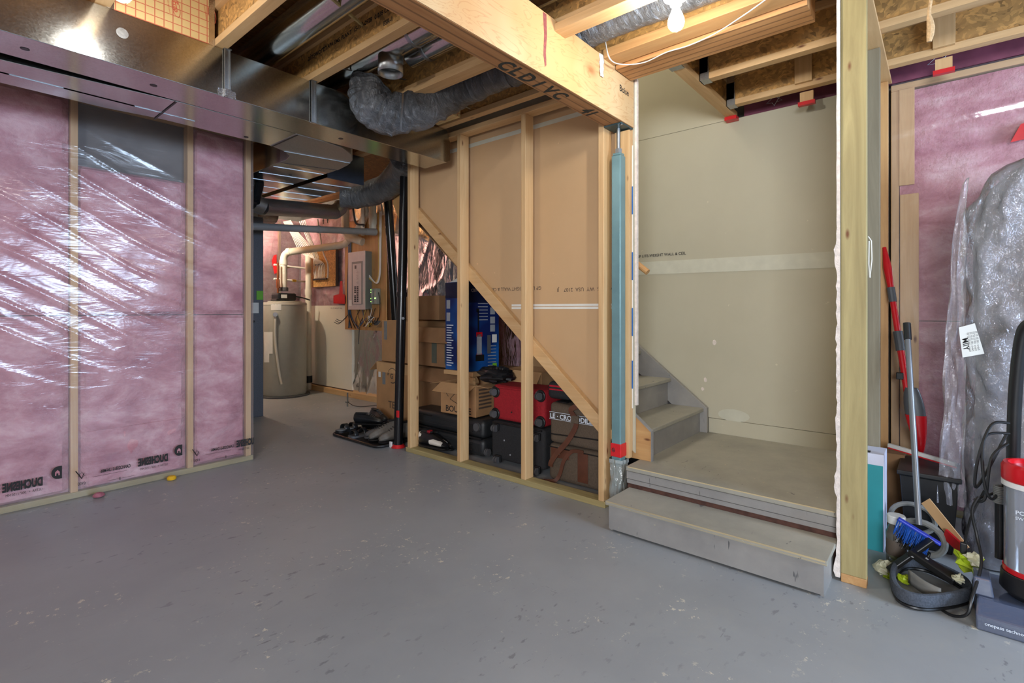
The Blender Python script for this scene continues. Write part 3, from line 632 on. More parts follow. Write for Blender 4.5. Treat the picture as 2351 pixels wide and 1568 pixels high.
o = thing('header_joist', 'orange trimmer joist above the cable beside the layered header', 'joist', (2.53, 0, 2.59))
MB().box((2.470, -3.45, 2.590), (2.585, 1.56, 2.640)).build('flange', M['fir_y'], o, bevel=.002); MB().box((2.52, -3.45, 2.640), (2.54, 1.56, 2.83)).build('web', M['osb'], o)
o = MB().box((2.600, .465, 2.572), (2.785, 1.428, 2.83)).build('laminated_header', M['lvl_y'], None, bevel=.002); tag(o, 'layered timber header running from the beam end over the stair opening', 'header', kind='thing')
def hanger(j, x, y0, z0=2.590):
    m = MB(); m.box((x - .036, y0 - .055, z0 - .002), (x + .036, y0, z0 + .0)); m.box((x - .036, y0 - .055, z0), (x - .0305, y0, z0 + .15)); m.box((x + .0305, y0 - .055, z0), (x + .036, y0, z0 + .15))
    m.box((x - .036, y0 - .004, z0 - .002), (x + .036, y0, z0 + .045)); m.box((x - .036, y0 - .05, z0 + .04), (x - .030, y0, z0 + .22))
    m.build('joist_hanger', M['galv_dull'], j)
for x, lab in ((3.125, 'joist hung from the stairwell header over the landing, nearer one'), (3.630, 'joist hung from the stairwell header over the landing, farther one')):
    j = ijoist('hung_joist', x, -3.45, 1.125, lab, grp='joists hung over the landing'); hanger(j, x, 1.128)
hd = thing('stairwell_header', 'short header joist closing the stair opening, running away from view', 'header', (3.3, 1.16, 2.59))
MB().box((2.79, 1.130, 2.585), (3.845, 1.195, 2.625)).build('bottom_flange', M['pine_x'], hd, bevel=.002); MB().box((2.79, 1.155, 2.625), (3.845, 1.17, 2.79)).build('web', M['osb'], hd); MB().box((2.79, 1.13, 2.79), (3.845, 1.195, 2.83)).build('top_flange', M['pine_x'], hd)
MB().box((2.787, 1.125, 2.580), (2.85, 1.2, 2.5845)).build('joist_hanger', M['galv_dull'], hd)
MB().box((3.780, 1.12, 2.560), (3.845, 1.20, 2.5845)).build('red_sheathing_tape', M['red_tape'], hd)
for y0, y1, lab in ((.615, .710, 'vertical wood block over the landing with red tape at its foot'), (-.050, .043, 'vertical wood block beside the hanging rope')):
    b = thing('squash_block', lab, 'wood block', (3.60, (y0 + y1) / 2, 2.55))
    MB().box((3.590, y0, 2.5), (3.5995, y1, 2.83)).build('block', M['pine_z'], b, bevel=.002) if False else MB().box((3.575, y0, 2.615), (3.5995, y1, 2.83)).build('block', M['pine_z'], b, bevel=.002)
    MB().box((3.68, y0 + .01, 2.52), (3.70, y1 - .01, 2.59)).build('lower_block', M['pine_z'], b)
    MB().box((3.672, y0, 2.505), (3.704, y1, 2.528)).build('red_sheathing_tape', M['red_tape'], b)
q = PX(2135, 92, Z=2.30)
rp = thing('hanging_rope', 'knotted jute rope end hanging from the joist in the storage corner', 'rope', (2.60, PX(2135, 60, X=2.6).y, 2.59))
q = PX(2135, 60, X=2.6)
zb = PX(2135, 95, X=2.6).z
pts = [V(2.60 + .003 * math.sin(k), q.y + .003 * math.cos(k * 1.3), 2.62 + (zb - 2.62) * k / 14) for k in range(15)]
MB().tube(pts, [.007, .007, .012, .014, .009, .006, .006, .006, .006, .006, .007, .011, .013, .012, .008], 8).build('cord', M['rope'], rp)
# ------------------------------------------------------------------ stairs, landing, step box
ST = thing('staircase', 'grey painted wooden stairs rising left from the landing behind the drywall', 'stairs', (3.33, 1.38, .288))
N = 9
for k in range(N):
    y = 1.355 + .25 * k; z = .47 + .2 * k
    MB().box((2.888, y, z - .028), (3.799, y + .282, z)).build('tread', M['lit_tread_paint'], ST, bevel=.006)
    MB().box((2.888, y + .028, z - .2 + (.0 if k else .018)), (3.799, y + .046, z - .029)).build('riser', M['grey_paint'], ST)
def stringer(x0, x1, off, y0, y1):
    z0 = .288
    return MB().prism([(y0, z0), (y0, nose(y0) + off), (y1, nose(y1) + off), (y1, nose(y1) - .2), (1.56, nose(1.56) - .2), (1.56, z0)], 'x', x0, x1)
stringer(3.80, 3.838, .02, 1.333, 3.62).build('stringer', M['grey_paint'], ST, bevel=.003)
stringer(2.862, 2.887, .016, 1.334, 3.60).build('stringer', M['fir_y'], ST, bevel=.002)
MB().prism([(1.3305, .288), (1.3305, nose(1.334) + .018), (1.334, nose(1.334) + .020), (1.50, nose(1.5) + .020), (1.50, nose(1.5) + .015), (1.3338, nose(1.334) + .012), (1.3338, .288)], 'x', 2.858, 2.8875).build('stringer_edge', M['grey_paint'], ST)
MB().prism([(1.60, nose(1.60) - .262), (3.6, nose(3.6) - .262), (3.6, nose(3.6) - .272), (1.60, nose(1.60) - .272)], 'x', 2.89, 3.80).build('underside', M['card_dark'], ST)
hr = thing('handrail', 'lower end of a round wooden handrail on the stairwell wall', 'handrail', (2.93, 1.5, 1.45))
p1, p2 = PX(1487, 625, X=2.93), PX(1430, 580, X=2.93)
MB().cyl(p1, p1 + (p2 - p1).normalized() * 2.2, .019, 12).build('rail', M['fir_y'], hr)
d_ = (p2 - p1).normalized()
for t_ in (.35, 1.6): q = p1 + d_ * t_; MB().box((2.8565, q.y - .02, q.z - .05), (2.93, q.y + .02, q.z - .015)).build('bracket', M['steel'], hr)
LD = thing('stair_landing', 'grey painted landing platform with stacked board front', 'landing', (3.2, .88, 0))
MB().box((2.690, .3600, .262), (3.848, 1.4105, .288)).build('deck', M['lit_tread_paint'], LD, bevel=.004)
MB().box((2.699, .3605, .215), (2.715, 1.411, .2585)).build('fascia_board', M['grey_paint'], LD, bevel=.002)
MB().box((2.703, .3605, .188), (2.715, 1.411, .2120)).build('fascia_board', M['grey_paint'], LD, bevel=.002)
MB().box((2.712, .3605, 0), (2.73, 1.411, .1875)).build('inner_riser', plain('dark_red_stained_board', (84, 54, 44), .8, var=.45, scale=20), LD)
for y in (.3605, .88, 1.373): MB().box((2.731, y, 0), (3.848, y + .038, .261)).build('joist', M['pine_x'], LD)
MB().box((2.6895, .372, .283), (2.692, 1.398, .2885)).build('worn_edge', M['bare_ply_edge'], LD)
SB = thing('step_box', 'grey painted wooden box step standing in front of the landing', 'step', (2.57, .88, 0))
MB().box((2.430, .362, .142), (2.708, 1.398, .1645)).build('tread', M['lit_tread_paint'], SB, bevel=.003)
MB().box((2.448, .378, .012), (2.462, 1.385, .1415)).build('riser', M['grey_paint'], SB)
MB().box((2.4625, .378, .0), (2.70, .392, .1415)).build('side_panel', M['grey_paint'], SB); MB().box((2.4625, 1.371, .0), (2.70, 1.385, .1415)).build('side_panel', M['grey_paint'], SB)
MB().box((2.4292, .37, .158), (2.432, 1.39, .165)).build('worn_edge', M['bare_ply_edge'], SB)
MB().box((2.4285, .364, .1485), (2.4300, 1.396, .1500)).build('ply_line', M['bare_ply_edge'], SB)

# ------------------------------------------------------------------ steel post
JP = thing('steel_post', 'teal adjustable steel post under the beam end, wrapped in plastic at its foot', 'post', (2.765, 1.497, 0))
MB().box((2.733, 1.468, 0), (2.797, 1.530, 2.13)).build('tube', M['teal_metal'], JP, bevel=.006)
MB().box((2.738, 1.473, 2.1302), (2.792, 1.525, 2.145)).build('cap', M['teal_metal'], JP, bevel=.004)
MB().cyl((2.765, 1.499, 2.146), (2.765, 1.499, 2.172), .022, 6).build('nut', M['steel'], JP)
MB().cyl((2.765, 1.499, 2.172), (2.765, 1.499, 2.297), .012, 14).build('screw', M['steel'], JP)
MB().box((2.692, 1.440, 2.2972), (2.838, 1.558, 2.3044)).build('head_plate', M['teal_dark'], JP, bevel=.001)
m = MB()
for a, b in ((2.712, 1.452), (2.822, 1.452), (2.822, 1.545)): m.cyl((a, b, 2.2935), (a, b, 2.2972), .008, 6)
m.build('plate_bolts', M['steel'], JP)
def wrapfn(u, v):
    a = 2 * PI * u; z = .002 + .30 * v; c, s_ = math.cos(a), math.sin(a); k = .036 / max(abs(c), abs(s_)) ; k = min(k, .046)
    k += .006 + .010 * noise.noise(V(c * 3, s_ * 3, z * 14)) + (.006 if v > .9 else 0) 
    return V(2.765 + k * c, 1.499 + k * s_, z)
MB().grid(wrapfn, 48, 40).build('plastic_wrap', film('frosted_wrap', .10, .9, .42, .16, (18, 18, 18), bs=.8, hz=(.62, .66, .62)), JP)
MB().box((2.7285, 1.4635, .315), (2.8015, 1.5345, .395)).build('red_tape_band', M['red_tape'], JP, bevel=.004)
m = MB(); m.tube([(2.7280, 1.513 + .010 * math.cos(k * PI / 4), .356 + .012 * math.sin(k * PI / 4)) for k in range(8)], .002, 4, closed=True); m.box((2.7276, 1.507, .352), (2.7282, 1.519, .358)); m.build('printed_mark', M['ink'], JP)

# ------------------------------------------------------------------ ducts
DU = thing('supply_duct', 'long rectangular galvanised duct under the joists, end near the stud wall', 'duct', (0, 3.05, 2.336))
MB().prism([(-2.9, 2.336), (2.665, 2.336), (2.70, 2.36), (2.70, 2.5), (2.665, 2.585), (-2.9, 2.585)], 'y', 2.920, 3.178).build('duct_body', M['galv'], DU, bevel=.002)
for px, tape in ((521, 1), (719, 0)):
    q = PX(px, 200, Y=2.918); x = q.x
    c = MB(); c.box((x - .016, 2.905, 2.334), (x - .011, 2.9195, 2.592)); c.box((x + .011, 2.909, 2.334), (x + .016, 2.9195, 2.592)); c.box((x - .016, 2.915, 2.334), (x + .016, 2.9195, 2.592)); c.box((x - .018, 2.905, 2.588), (x + .02, 2.93, 2.594))
    dc = c.build('drive_cleat', M['galv_dull'], DU)
    if tape:
        MB().box((x - .045, 2.9165, 2.332), (x + .045, 2.9190, 2.375)).build('foil_patch', M['foil'], DU)
        MB().box((x - .014, 2.900, 2.330), (x + .014, 2.9045, 2.375)).build('foil_patch', M['foil'], dc)
    else: MB().box((x - .02, 2.903, 2.330), (x + .02, 2.925, 2.3335)).build('foil_patch', M['foil'], dc)
for px, py in ((57, 113), (353, 196), (784, 318)):
    q = PX(px, py, Z=2.335); MB().lathe([(0, 0), (.016, 0), (.016, .0009)], (q.x, 3.05, 2.3346), 14).build('round_hole', M['black'], DU)
q = PX(281, 76, Y=2.919); MB().add([(q.x + .024 * math.cos(k * PI / 9), 2.9188, q.z + .024 * math.sin(k * PI / 9)) for k in range(18)], [tuple(range(18))]).build('pale_spot', M['galv_dull'], DU)
RD = thing('return_duct', 'second galvanised duct curving toward the utility corner', 'duct', (1.5, 3.4, 2.336))
arc = [(1.83, 3.79), (1.80, 3.68), (1.72, 3.60), (1.62, 3.555)]
outer = [(1.80, 3.187), (1.95, 3.215), (2.07, 3.30), (2.16, 3.42), (2.21, 3.56), (2.233, 3.72), (2.235, 3.90)]
MB().prism([(-2.9, 3.270), (.25, 3.270), (.95, 3.190), (1.60, 3.187), (1.60, 3.555), (.95, 3.555), (.70, 3.60), (-2.9, 3.60)], 'z', 2.3365, 2.585).build('duct_body', M['galv'], RD, bevel=.002)
MB().prism([(1.60, 3.187)] + outer + [(1.83, 3.90)] + arc + [(1.60, 3.555)], 'z', 2.3345, 2.580).build('elbow', M['galv_dull'], RD, bevel=.002)
MB().prism([(1.83, 3.90), (2.235, 3.90), (2.235, 6.2), (1.83, 6.2)], 'z', 2.3365, 2.585).build('duct_body', M['galv'], RD, bevel=.002)
def seam(p, q, par=RD): MB().bar((p[0], p[1], 2.3350), (q[0], q[1], 2.3350), .006, .002).build('seam', M['steel'], par)
for p, q in (((1.615, 3.19), (1.615, 3.55)), ((1.84, 3.895), (2.235, 3.75)), ((1.72, 3.60), (2.19, 3.50)), ((.93, 3.19), (.93, 3.58))): MB().bar((p[0], p[1], 2.3330), (q[0], q[1], 2.3330), .008, .002).build('seam', M['black'] if p[0] < 1 or p[0] == 1.615 or p[0] > 1.83 else M['steel'], RD)
for k in range(7): y = 4.0 + .26 * k; seam((1.85, y + .05), (2.23, y - .03))
for x in (-.4, .1, .4, .9, 1.2): seam((x - .7, 3.44), (x - .1, 3.44))
for (x, y) in ((1.42, 3.50), (2.06, 4.2)): MB().lathe([(0, 0), (.014, 0), (.014, .0009)], (x, y, 2.3342), 12).build('round_hole', M['black'], RD)
PL = thing('plenum_duct', 'wide galvanised duct beside the elbow running to the furnace', 'duct', (2.5, 5, 2.336))
MB().box((2.305, 4.035, 2.3365), (2.655, 6.1, 2.585)).build('duct_body', M['galv'], PL, bevel=.002)
MB().box((2.303, 4.028, 2.332), (2.660, 4.034, 2.585)).build('end_panel', plain('dark_blue_steel', (62, 66, 76), .3, .6, .1), PL)
for k in range(5): y = 4.25 + .27 * k; MB().bar((2.31, y + .05, 2.3345), (2.65, y - .03, 2.3345), .006, .002).build('seam', M['steel'], PL)
MB().lathe([(0, 0), (.014, 0), (.014, .0009)], (2.50, 4.28, 2.3336), 12).build('round_hole', M['black'], PL)
def spline(pts, n=8, closed=False):
    pts = [Vector(p) for p in pts]; out = []; m = len(pts)
    for i in range(m if closed else m - 1):
        g = (lambda j: pts[j % m]) if closed else (lambda j: pts[max(0, min(m - 1, j))])
        a, b, c, d = g(i - 1), g(i), g(i + 1), g(i + 2)
        for k in range(n):
            t_ = k / n; out.append(.5 * ((2 * b) + (c - a) * t_ + (2 * a - 5 * b + 4 * c - d) * t_ ** 2 + (3 * b - a - 3 * c + d) * t_ ** 3))
    if not closed: out.append(pts[-1])
    return out
def flexduct(name, label, pts, r, par=None, crumple=.1, n=8):
    P_ = spline(pts, n); mb = MB()
    if isinstance(r, list): r = r[:len(P_)]
    mb.tube(P_, r, 26)
    for i, v in enumerate(mb.v):
        j = i // 26
        if j < len(P_):
            c = P_[j]; d = v - c
            f = 1 + crumple * (noise.noise(V(v.x * 9, v.y * 9, v.z * 9)) + .6 * noise.noise(V(j * .9, 3, (i % 26) * .25))) - .03 * (j % 2)
            mb.v[i] = c + d * f
    o = mb.build(name, M['flex'], par)
    if not par: tag(o, label, 'flexible duct')
    return o
FD = thing('flexible_duct', 'grey insulated flexible duct bending down onto the metal duct', 'flexible duct', (2.3, 2.6, 2.5))
e = [(2.335, -3.3, 2.70), (2.335, -1.5, 2.70), (2.335, .6, 2.70), (2.335, 1.35, 2.715), PX(1175, 160, X=2.34), PX(1060, 205, Y=2.36), PX(975, 246, Y=2.54), PX(905, 262, Y=2.66), PX(858, 245, Y=2.72), PX(850, 215, Y=2.74), PX(852, 204, Y=2.745)]
flexduct('jacket', '', e[:5], .105, FD, .03, 14); flexduct('jacket', '', e[4:], [.105] * 9 + [.118] * 9 + [.130] * 60, FD, .26, 9)
m = MB(); q = [V(2.30, 2.56, 2.59), V(2.298, 2.50, 2.36)]
qa = PX(925, 215, Y=2.50); qb = PX(920, 300, Y=2.50); m.bar(qa, qb, .012, .002, (0, 1, 0)); m.build('hanging_strap', M['galv_dull'], FD)
MB().box((2.20, 2.66, 2.590), (2.56, 2.90, 2.66)).build('panned_boot', M['grid_panel'], FD)
FD2 = thing('round_flex_elbow', 'dark insulated flexible duct elbow above the white pipes', 'flexible duct', (2.9, 4.3, 2.4))
flexduct('jacket', '', [(2.72, 3.50, 2.50), (2.86, 3.72, 2.47), (2.97, 4.02, 2.42), (2.97, 4.32, 2.37), (2.90, 4.52, 2.35), (2.80, 4.62, 2.36)], .128, FD2, .10)
# round pipes in the joist bays
def rpipe(x, y0, y1, z, r, label, collar=None, ext=()):
    t_ = thing('round_pipe', label, 'metal pipe', (x, (y0 + y1) / 2, z), group='round pipes between the joists')
    MB().cyl((x, y0, z), (x, y1, z), r, 30).build('pipe', M['galv'], t_)
    for y in ext: MB().cyl((x, y - .01, z), (x, y + .01, z), r + .004, 30).build('bead', M['steel'], t_)
    if collar:
        cx_, cy_ = collar; m = MB(); rr = .072
        m.cyl((cx_, cy_, z - .055), (cx_, cy_, z - .155), rr, 32, cap=False); m.build('take_off_collar', M['galv_dull'], t_, thick=.002)
        c = MB()
        for k in range(26): a = 2 * PI * k / 26; c.bar((cx_ + (rr + .002) * math.cos(a), cy_ + (rr + .002) * math.sin(a), z - .154), (cx_ + (rr + .002) * math.cos(a), cy_ + (rr + .002) * math.sin(a), z - .11), .003, .003)
        c.build('crimp', M['steel'], t_)
    return t_
rpipe(1.33, -1.2, 3.55, 2.715, .085, 'round pipe above, between the first joists left of the beam', ext=(1.86,))
rpipe(1.775, -1.2, 3.55, 2.720, .078, 'round pipe with an open collar pointing down', collar=(1.79, 2.44), ext=(2.2,))
rpipe(1.960, .9, 3.0, 2.725, .074, 'round pipe running beside the one with an open collar', ext=(2.35,)) if False else rpipe(1.955, -1.2, 2.45, 2.735, .070, 'round pipe running beside the one with an open collar', ext=(2.3,))
for a, b, lab in (((770, -10), (838, 55), 'wooden bridging stick between joists left of the beam'), ((750, 152), (932, 183), 'thin metal strap under the round pipes'), ((985, 205), (1076, 250), 'thin rod below the flex duct')):
    p, q = PX(*a, Z=2.60 if a[0] != 985 else 2.56), PX(*b, Z=2.63 if a[0] != 985 else 2.57)
    if a[0] == 770: p = V(1.09, p.y, 2.64); p = PX(755, -10, X=1.20); q = PX(832, 58, X=1.565)
    if a[0] == 750: p = PX(750, 152, X=1.60); q = PX(932, 183, X=2.03)
    if a[0] == 985: p = PX(985, 205, X=2.11); q = PX(1080, 250, X=2.56)
    o = MB().bar(p, q, .012 if a[0] == 770 else .010, .012 if a[0] == 770 else .004).build('bridging_rod' if a[0] != 770 else 'bridging_stick', M['treated_x'] if a[0] == 770 else M['galv_dull'], None); tag(o, lab, 'rod')
# foil lined panel over the duct
FP = thing('foil_panel', 'tan foil lined panel with red grid print above the duct', 'panel', (.8, 2.93, 2.59))
MB().box((.59, 2.925, 2.588), (1.028, 2.932, 2.83)).build('panel', M['grid_panel'], FP)
MB().box((1.000, 2.9225, 2.586), (1.0275, 2.9245, 2.83)).build('foil_edge', M['foil'], FP)
MB().box((.572, 2.9225, 2.586), (.602, 2.9245, 2.83)).build('foil_edge', M['foil'], FP)
for px, py in ((402, 5), (485, 22)):
    q = PX(px, py, Y=2.9235); d = V(.42, 0, -1).normalized(); u = V(1, 0, .42).normalized()
    d = V(.16, 0, -1).normalized(); u = V(1, 0, .16).normalized()
    text('Frap', .030, q + d * -.005 - u * .010, d, u, M['ink_red'], FP, bold=.0006)
    MB().tube([q + d * (.026 + .045 * math.cos(k * PI / 10)) + u * (.017 * math.sin(k * PI / 10)) for k in range(20)], .0012, 4, closed=True).build('printed_oval', M['ink_red'], FP)
    text('insulation board panel', .009, q - u * .034 - d * .02, d, u, M['ink_red'], FP)

# ------------------------------------------------------------------ lamps
def lamp(name, label, x, y, z, mat):
    L = thing(name, label, 'lamp', (x, y, z))
    MB().lathe([(.012, .0), (.052, .002), (.056, -.006), (.052, -.018), (.028, -.026), (.024, -.05)][::-1] + [(.0, .0)], (x, y, z), 26).build('lamp_holder', M['white'], L)
    MB().lathe([(.0, -.158), (.013, -.1565), (.024, -.150), (.0315, -.138), (.034, -.124), (.0325, -.111), (.026, -.092), (.0185, -.076), (.0150, -.062), (.0145, -.052), (0, -.052)], (x, y, z), 26).build('bulb', mat, L)
    return L
lamp('ceiling_lamp', 'bare lit bulb in a white holder beneath the joist, over the stair side', 2.105, .868, 2.548, M['bulb'])
lamp('ceiling_lamp', 'bare lit bulb near the metal duct on the left', .54, 2.50, 2.588, M['bulb_b'])
lamp('ceiling_lamp', 'bare lit bulb in the utility corner behind the furnace', 2.62, 6.62, 2.545, M['bulb_m'])
# ------------------------------------------------------------------ cartons
def carton(name, label, x0, y0, z0, x1, y1, z1, rz=0, mat='card', flaps=(), group=None, t=.004, open_=True, cat='cardboard box'):
    """flaps: (side, angle in degrees from upright outward, length, notch)"""
    cx, cy = (x0 + x1) / 2, (y0 + y1) / 2; a, b, h = abs(x1 - x0) / 2, abs(y1 - y0) / 2, z1 - z0
    C = thing(name, label, cat, (cx, cy, z0), rz, group)
    m = MB(True); m.box((-a, -b, 0), (a, b, .004))
    for s in (-1, 1): m.box((s * a, -b, 0), (s * (a - t), b, h)); m.box((-a + t, s * b, 0), (a - t, s * (b - t), h))
    if not open_: m.box((-a, -b, h - .004), (a, b, h))
    m.build('carton_body', M[mat], C)
    for side, ang, L in flaps:
        an = math.radians(ang); up = V(0, 0, math.cos(an)); 
        d = {'-x': V(-1, 0, 0), '+x': V(1, 0, 0), '-y': V(0, -1, 0), '+y': V(0, 1, 0)}[side]; tg = V(-d.y, d.x, 0)
        half = b if side[1] == 'x' else a; org = d * (a if side[1] == 'x' else b) + V(0, 0, h); dr = d * math.sin(an) + up
        n = dr.cross(tg)
        ins = .012
        q = [org - tg * (half - .002), org + tg * (half - .002), org + tg * (half - ins) + dr * L, org - tg * (half - ins) + dr * L]
        MB(True).add(q + [p + n * .003 for p in q], [(0, 1, 2, 3), (7, 6, 5, 4), (0, 4, 5, 1), (1, 5, 6, 2), (2, 6, 7, 3), (3, 7, 4, 0)]).build('flap', M['card_light' if mat == 'card' else 'card_dark'], C)
    return C
XB = 3.15
C1 = carton('cardboard_box', 'tall taped moving carton standing behind the black pipe, lowest of its stack', 3.15, 3.93, .0, 3.62, 4.535, .655, 0, flaps=(('+y', 125, .17), ('-x', 178, .10)))
C2 = carton('cardboard_box', 'upper taped carton on the tall moving carton behind the black pipe', 3.17, 3.95, .665, 3.62, 4.47, 1.085, 0, flaps=(('+y', 120, .15), ('+x', 20, .2)))
C3 = carton('cardboard_box', 'plain carton on top of the stack behind the first stud', 3.35, 3.78, 1.095, 3.70, 4.35, 1.34, 0, 'card_dark')
C4 = carton('cardboard_box', 'open carton with drooping flap between first and second stud, second row up', 3.16, 3.33, .665, 3.62, 3.90, 1.03, 0, 'card_dark', (('-x', 140, .17), ('+x', 25, .2)))
C5 = carton('cardboard_box', 'carton with torn flap at floor level between first and second stud', 3.22, 3.30, .0, 3.65, 3.88, .64, 0, 'card_dark', (('-x', 135, .16),))
for C_, z0, z1, x in ((C1, .12, .6, 3.149), (C2, .69, 1.06, 3.169)):
    y = 4.13
    m = MB(); m.box((x - .002, y - .035, z0 + .22), (x, y + .06, z1 + .04)); m.box((x - .002, y + .25, z1 - .17), (x, y + .30, z1 + .02)); m.build('tape_strip', M['duct_tape'], C_)
text('TEE', .10, (3.148, 4.33, .20), (0, -1, 0), (0, 0, 1), M['ink_soft'], C1, bold=.001)
m = MB(); m.tube([(3.1478, 4.26 + .075 * math.cos(a), .53 + .075 * math.sin(a)) for a in [k * PI / 10 for k in range(17)]], .006, 4); m.build('printed_ring', M['ink_soft'], C1)
text('G', .07, (3.148, 4.30, .50), (0, -1, 0), (0, 0, 1), M['ink_soft'], C1, bold=.002)
MB().box((3.1475, 4.46, .50), (3.149, 4.50, .63)).build('shipping_label', M['white_paper'], C1)
MB().box((3.1475, 4.22, .05), (3.149, 4.36, .09)).build('printed_mark', M['ink_soft'], C1)
MB().box((3.1675, 4.0, .80), (3.169, 4.04, .96)).build('shipping_label', M['white_paper'], C2)
for y in (3.60, 3.42): MB().box((3.1575, y, .70), (3.159, y + .07, .93)).build('tape_strip', plain('green_grey_tape', (84, 90, 80), .4), C4)
# small open carton with printed name
BC = carton('open_carton', 'open printed carton with a notched flap on top of the black hard suitcase', 2.965, 2.92, .315, 3.25, 3.32, .575, .06, 'card', (('-x', 118, .13), ('+y', 100, .15), ('+x', 150, .12), ('-y', 95, .12)))
bt = MB(True)
text('BOUNCE', .072, (2.9555, 3.255, .335), (.06, -1, 0), (0, 0, 1), M['ink'], BC, bold=.0008)
m = MB(); m.tube(spline([(2.958, 3.20, .44), (2.957, 3.12, .50), (2.959, 3.04, .47), (2.961, 3.0, .42), (2.958, 3.10, .41), (2.957, 3.2, .44)], 5), .002, 4); m.tube([(2.957, 3.22, .46), (2.957, 3.28, .52)], .002, 4); m.build('printed_sketch', M['ink'], BC)
m = MB()
for k in range(6): m.box((3.01, 2.9105, .38 + .03 * k), (3.16, 2.912, .394 + .03 * k))
m.build('printed_lines', M['ink_soft'], BC)
pb_ = thing('crumpled_packing', 'crumpled kraft paper sticking out of the small printed carton', 'packing paper', (3.08, 3.02, .58))
def crump(c, r, seed, sq=(1, 1, 1), n=14, amp=.5):
    def fn(u, v):
        a = 2 * PI * u; b = PI * (v * .98 + .01); d = V(math.sin(b) * math.cos(a), math.sin(b) * math.sin(a), math.cos(b))
        k = r * (1 + amp * noise.noise(d * 2.3 + V(seed, 0, 0)) + amp * .5 * noise.noise(d * 6 + V(seed, 4, 0)))
        return V(c[0] + d.x * k * sq[0], c[1] + d.y * k * sq[1], max(.002, c[2] + d.z * k * sq[2]))
    return MB().grid(fn, n, n)
crump((3.06, 3.04, .585), .055, 3, (1, 1, 1)).build('paper', M['card_light'], pb_, smooth=False)
# blue vacuum carton (rotated a touch)
VB = thing('vacuum_carton', 'tall blue printed appliance carton standing between second and third stud', 'carton', (3.30, 3.24, .675), 0)
vb = [(3.06, 3.37), (3.035, 3.055), (3.33, 2.975), (3.45, 3.30)]
MB().prism(vb, 'z', .675, 1.44).build('carton_body', M['blue_box'], VB, bevel=.002)
def quad_on(p, q, u0, u1, z0, z1, off=.0018):
    p, q = V(p[0], p[1], 0), V(q[0], q[1], 0); d = q - p; nrm = V(d.y, -d.x, 0).normalized() * off
    if nrm.dot(V(1, 0, 0)) > 0 and True: nrm = -nrm
    return [p + d * u0 + nrm + V(0, 0, z0), p + d * u1 + nrm + V(0, 0, z0), p + d * u1 + nrm + V(0, 0, z1), p + d * u0 + nrm + V(0, 0, z1)]
L0, L1, R1 = vb[0], vb[1], vb[2]
def prt(p, q, u0, u1, z0, z1, mat, name='printed_area', off=.0018): MB().add(quad_on(p, q, u0, u1, z0, z1, off), [(0, 1, 2, 3)]).build(name, mat, VB, smooth=False)
prt(L0, L1, .0, 1, 1.30, 1.438, M['navy']); prt(L1, R1, 0, 1, 1.26, 1.438, M['navy'], off=.0015)
du = (V(*L1, 0) - V(*L0, 0)).normalized()
text('POWERFUL', .035, V(*L0, 0) + V(-.004, -.10, 1.385), du, (0, 0, 1), M['print_white'], VB); text('upright', .025, V(*L0, 0) + V(-.004, -.16, 1.35), du, (0, 0, 1), M['print_white'], VB)
for z in (1.21, 1.10): prt(L0, L1, .06, .22, z, z + .075, M['silver'], 'printed_picture', .0022)
m = MB()
for k in range(17):
    z = 1.19 - .11 * (k // 1) * .0 - k * .030
    if k < 17: m.add(quad_on(L0, L1, .06, .06 + (.22 if k % 3 else .30), 1.06 - k * .022, 1.068 - k * .022, .0024), [(0, 1, 2, 3)])
m.build('printed_lines', M['print_white'], VB, smooth=False)
for z in (.69, .745, .80): prt(L0, L1, .86, .99, z, z + .04, M['white_paper'], 'barcode_label', .0024)
dr = (V(*R1, 0) - V(*L1, 0))
def pic(p, q, uc, z0, s):
    """printed picture of an upright vacuum: pole, body, red ring and head"""
    for u, w_, a, b, mt in ((0, .05, .0, .02, 'black'), (0, .28, .0, .10, 'black'), (-.02, .16, .10, .42, 'silver'), (-.02, .2, .38, .45, 'red_plastic'), (-.02, .18, .09, .12, 'red_plastic'), (-.05, .045, .45, .78, 'black'), (-.07, .09, .76, .82, 'black')):
        MB().add(quad_on(p, q, uc + u - w_ / 2 * s, uc + u + w_ / 2 * s, z0 + a * s * .55, z0 + b * s * .55, .0026), [(0, 1, 2, 3)]).build('printed_picture', M[mt], VB, smooth=False)
pic(L1, R1, .36, .76, 1.0); pic(L0, L1, .64, .80, .95)
MB().add(quad_on(L1, R1, .60, .72, .82, .98, .0026), [(0, 1, 2, 3)]).build('printed_picture', M['grey_rubber'], VB, smooth=False)
for z in (1.16, 1.08, 1.01): MB().add(quad_on(L1, R1, .70, .86, z, z + .06, .0026), [(0, 1, 2, 3)]).build('printed_picture', M['silver'], VB, smooth=False)
MB().add(quad_on(L1, R1, .76, .92, .915, .985, .0035), [(0, 1, 2, 3)]).build('shipping_label', M['white_paper'], VB, smooth=False)
MB().add(quad_on(L1, R1, .78, .92, .705, .735, .0026), [(0, 1, 2, 3)]).build('printed_mark', M['green_label'], VB, smooth=False)
m = MB()
for k in range(14): m.add(quad_on(L1, R1, .62 if k > 5 else .3, .9 if k > 5 else .62, 1.25 - k * .028 - (0 if k < 6 else .2), 1.257 - k * .028 - (0 if k < 6 else .2), .0024), [(0, 1, 2, 3)])
m.build('printed_lines', M['silver'], VB, smooth=False)
MB().prism([(3.06, 3.37), (3.035, 3.06), (3.12, 3.04), (3.2, 3.36)], 'z', 1.4415, 1.4435).build('lid_flap', M['white_paper'], VB) if False else MB().add([(3.08, 3.33, 1.442), (3.05, 3.09, 1.442), (3.09, 3.10, 1.50), (3.12, 3.22, 1.50)], [(0, 1, 2, 3)]).build('lid_flap', M['white_paper'], VB, thick=.003)
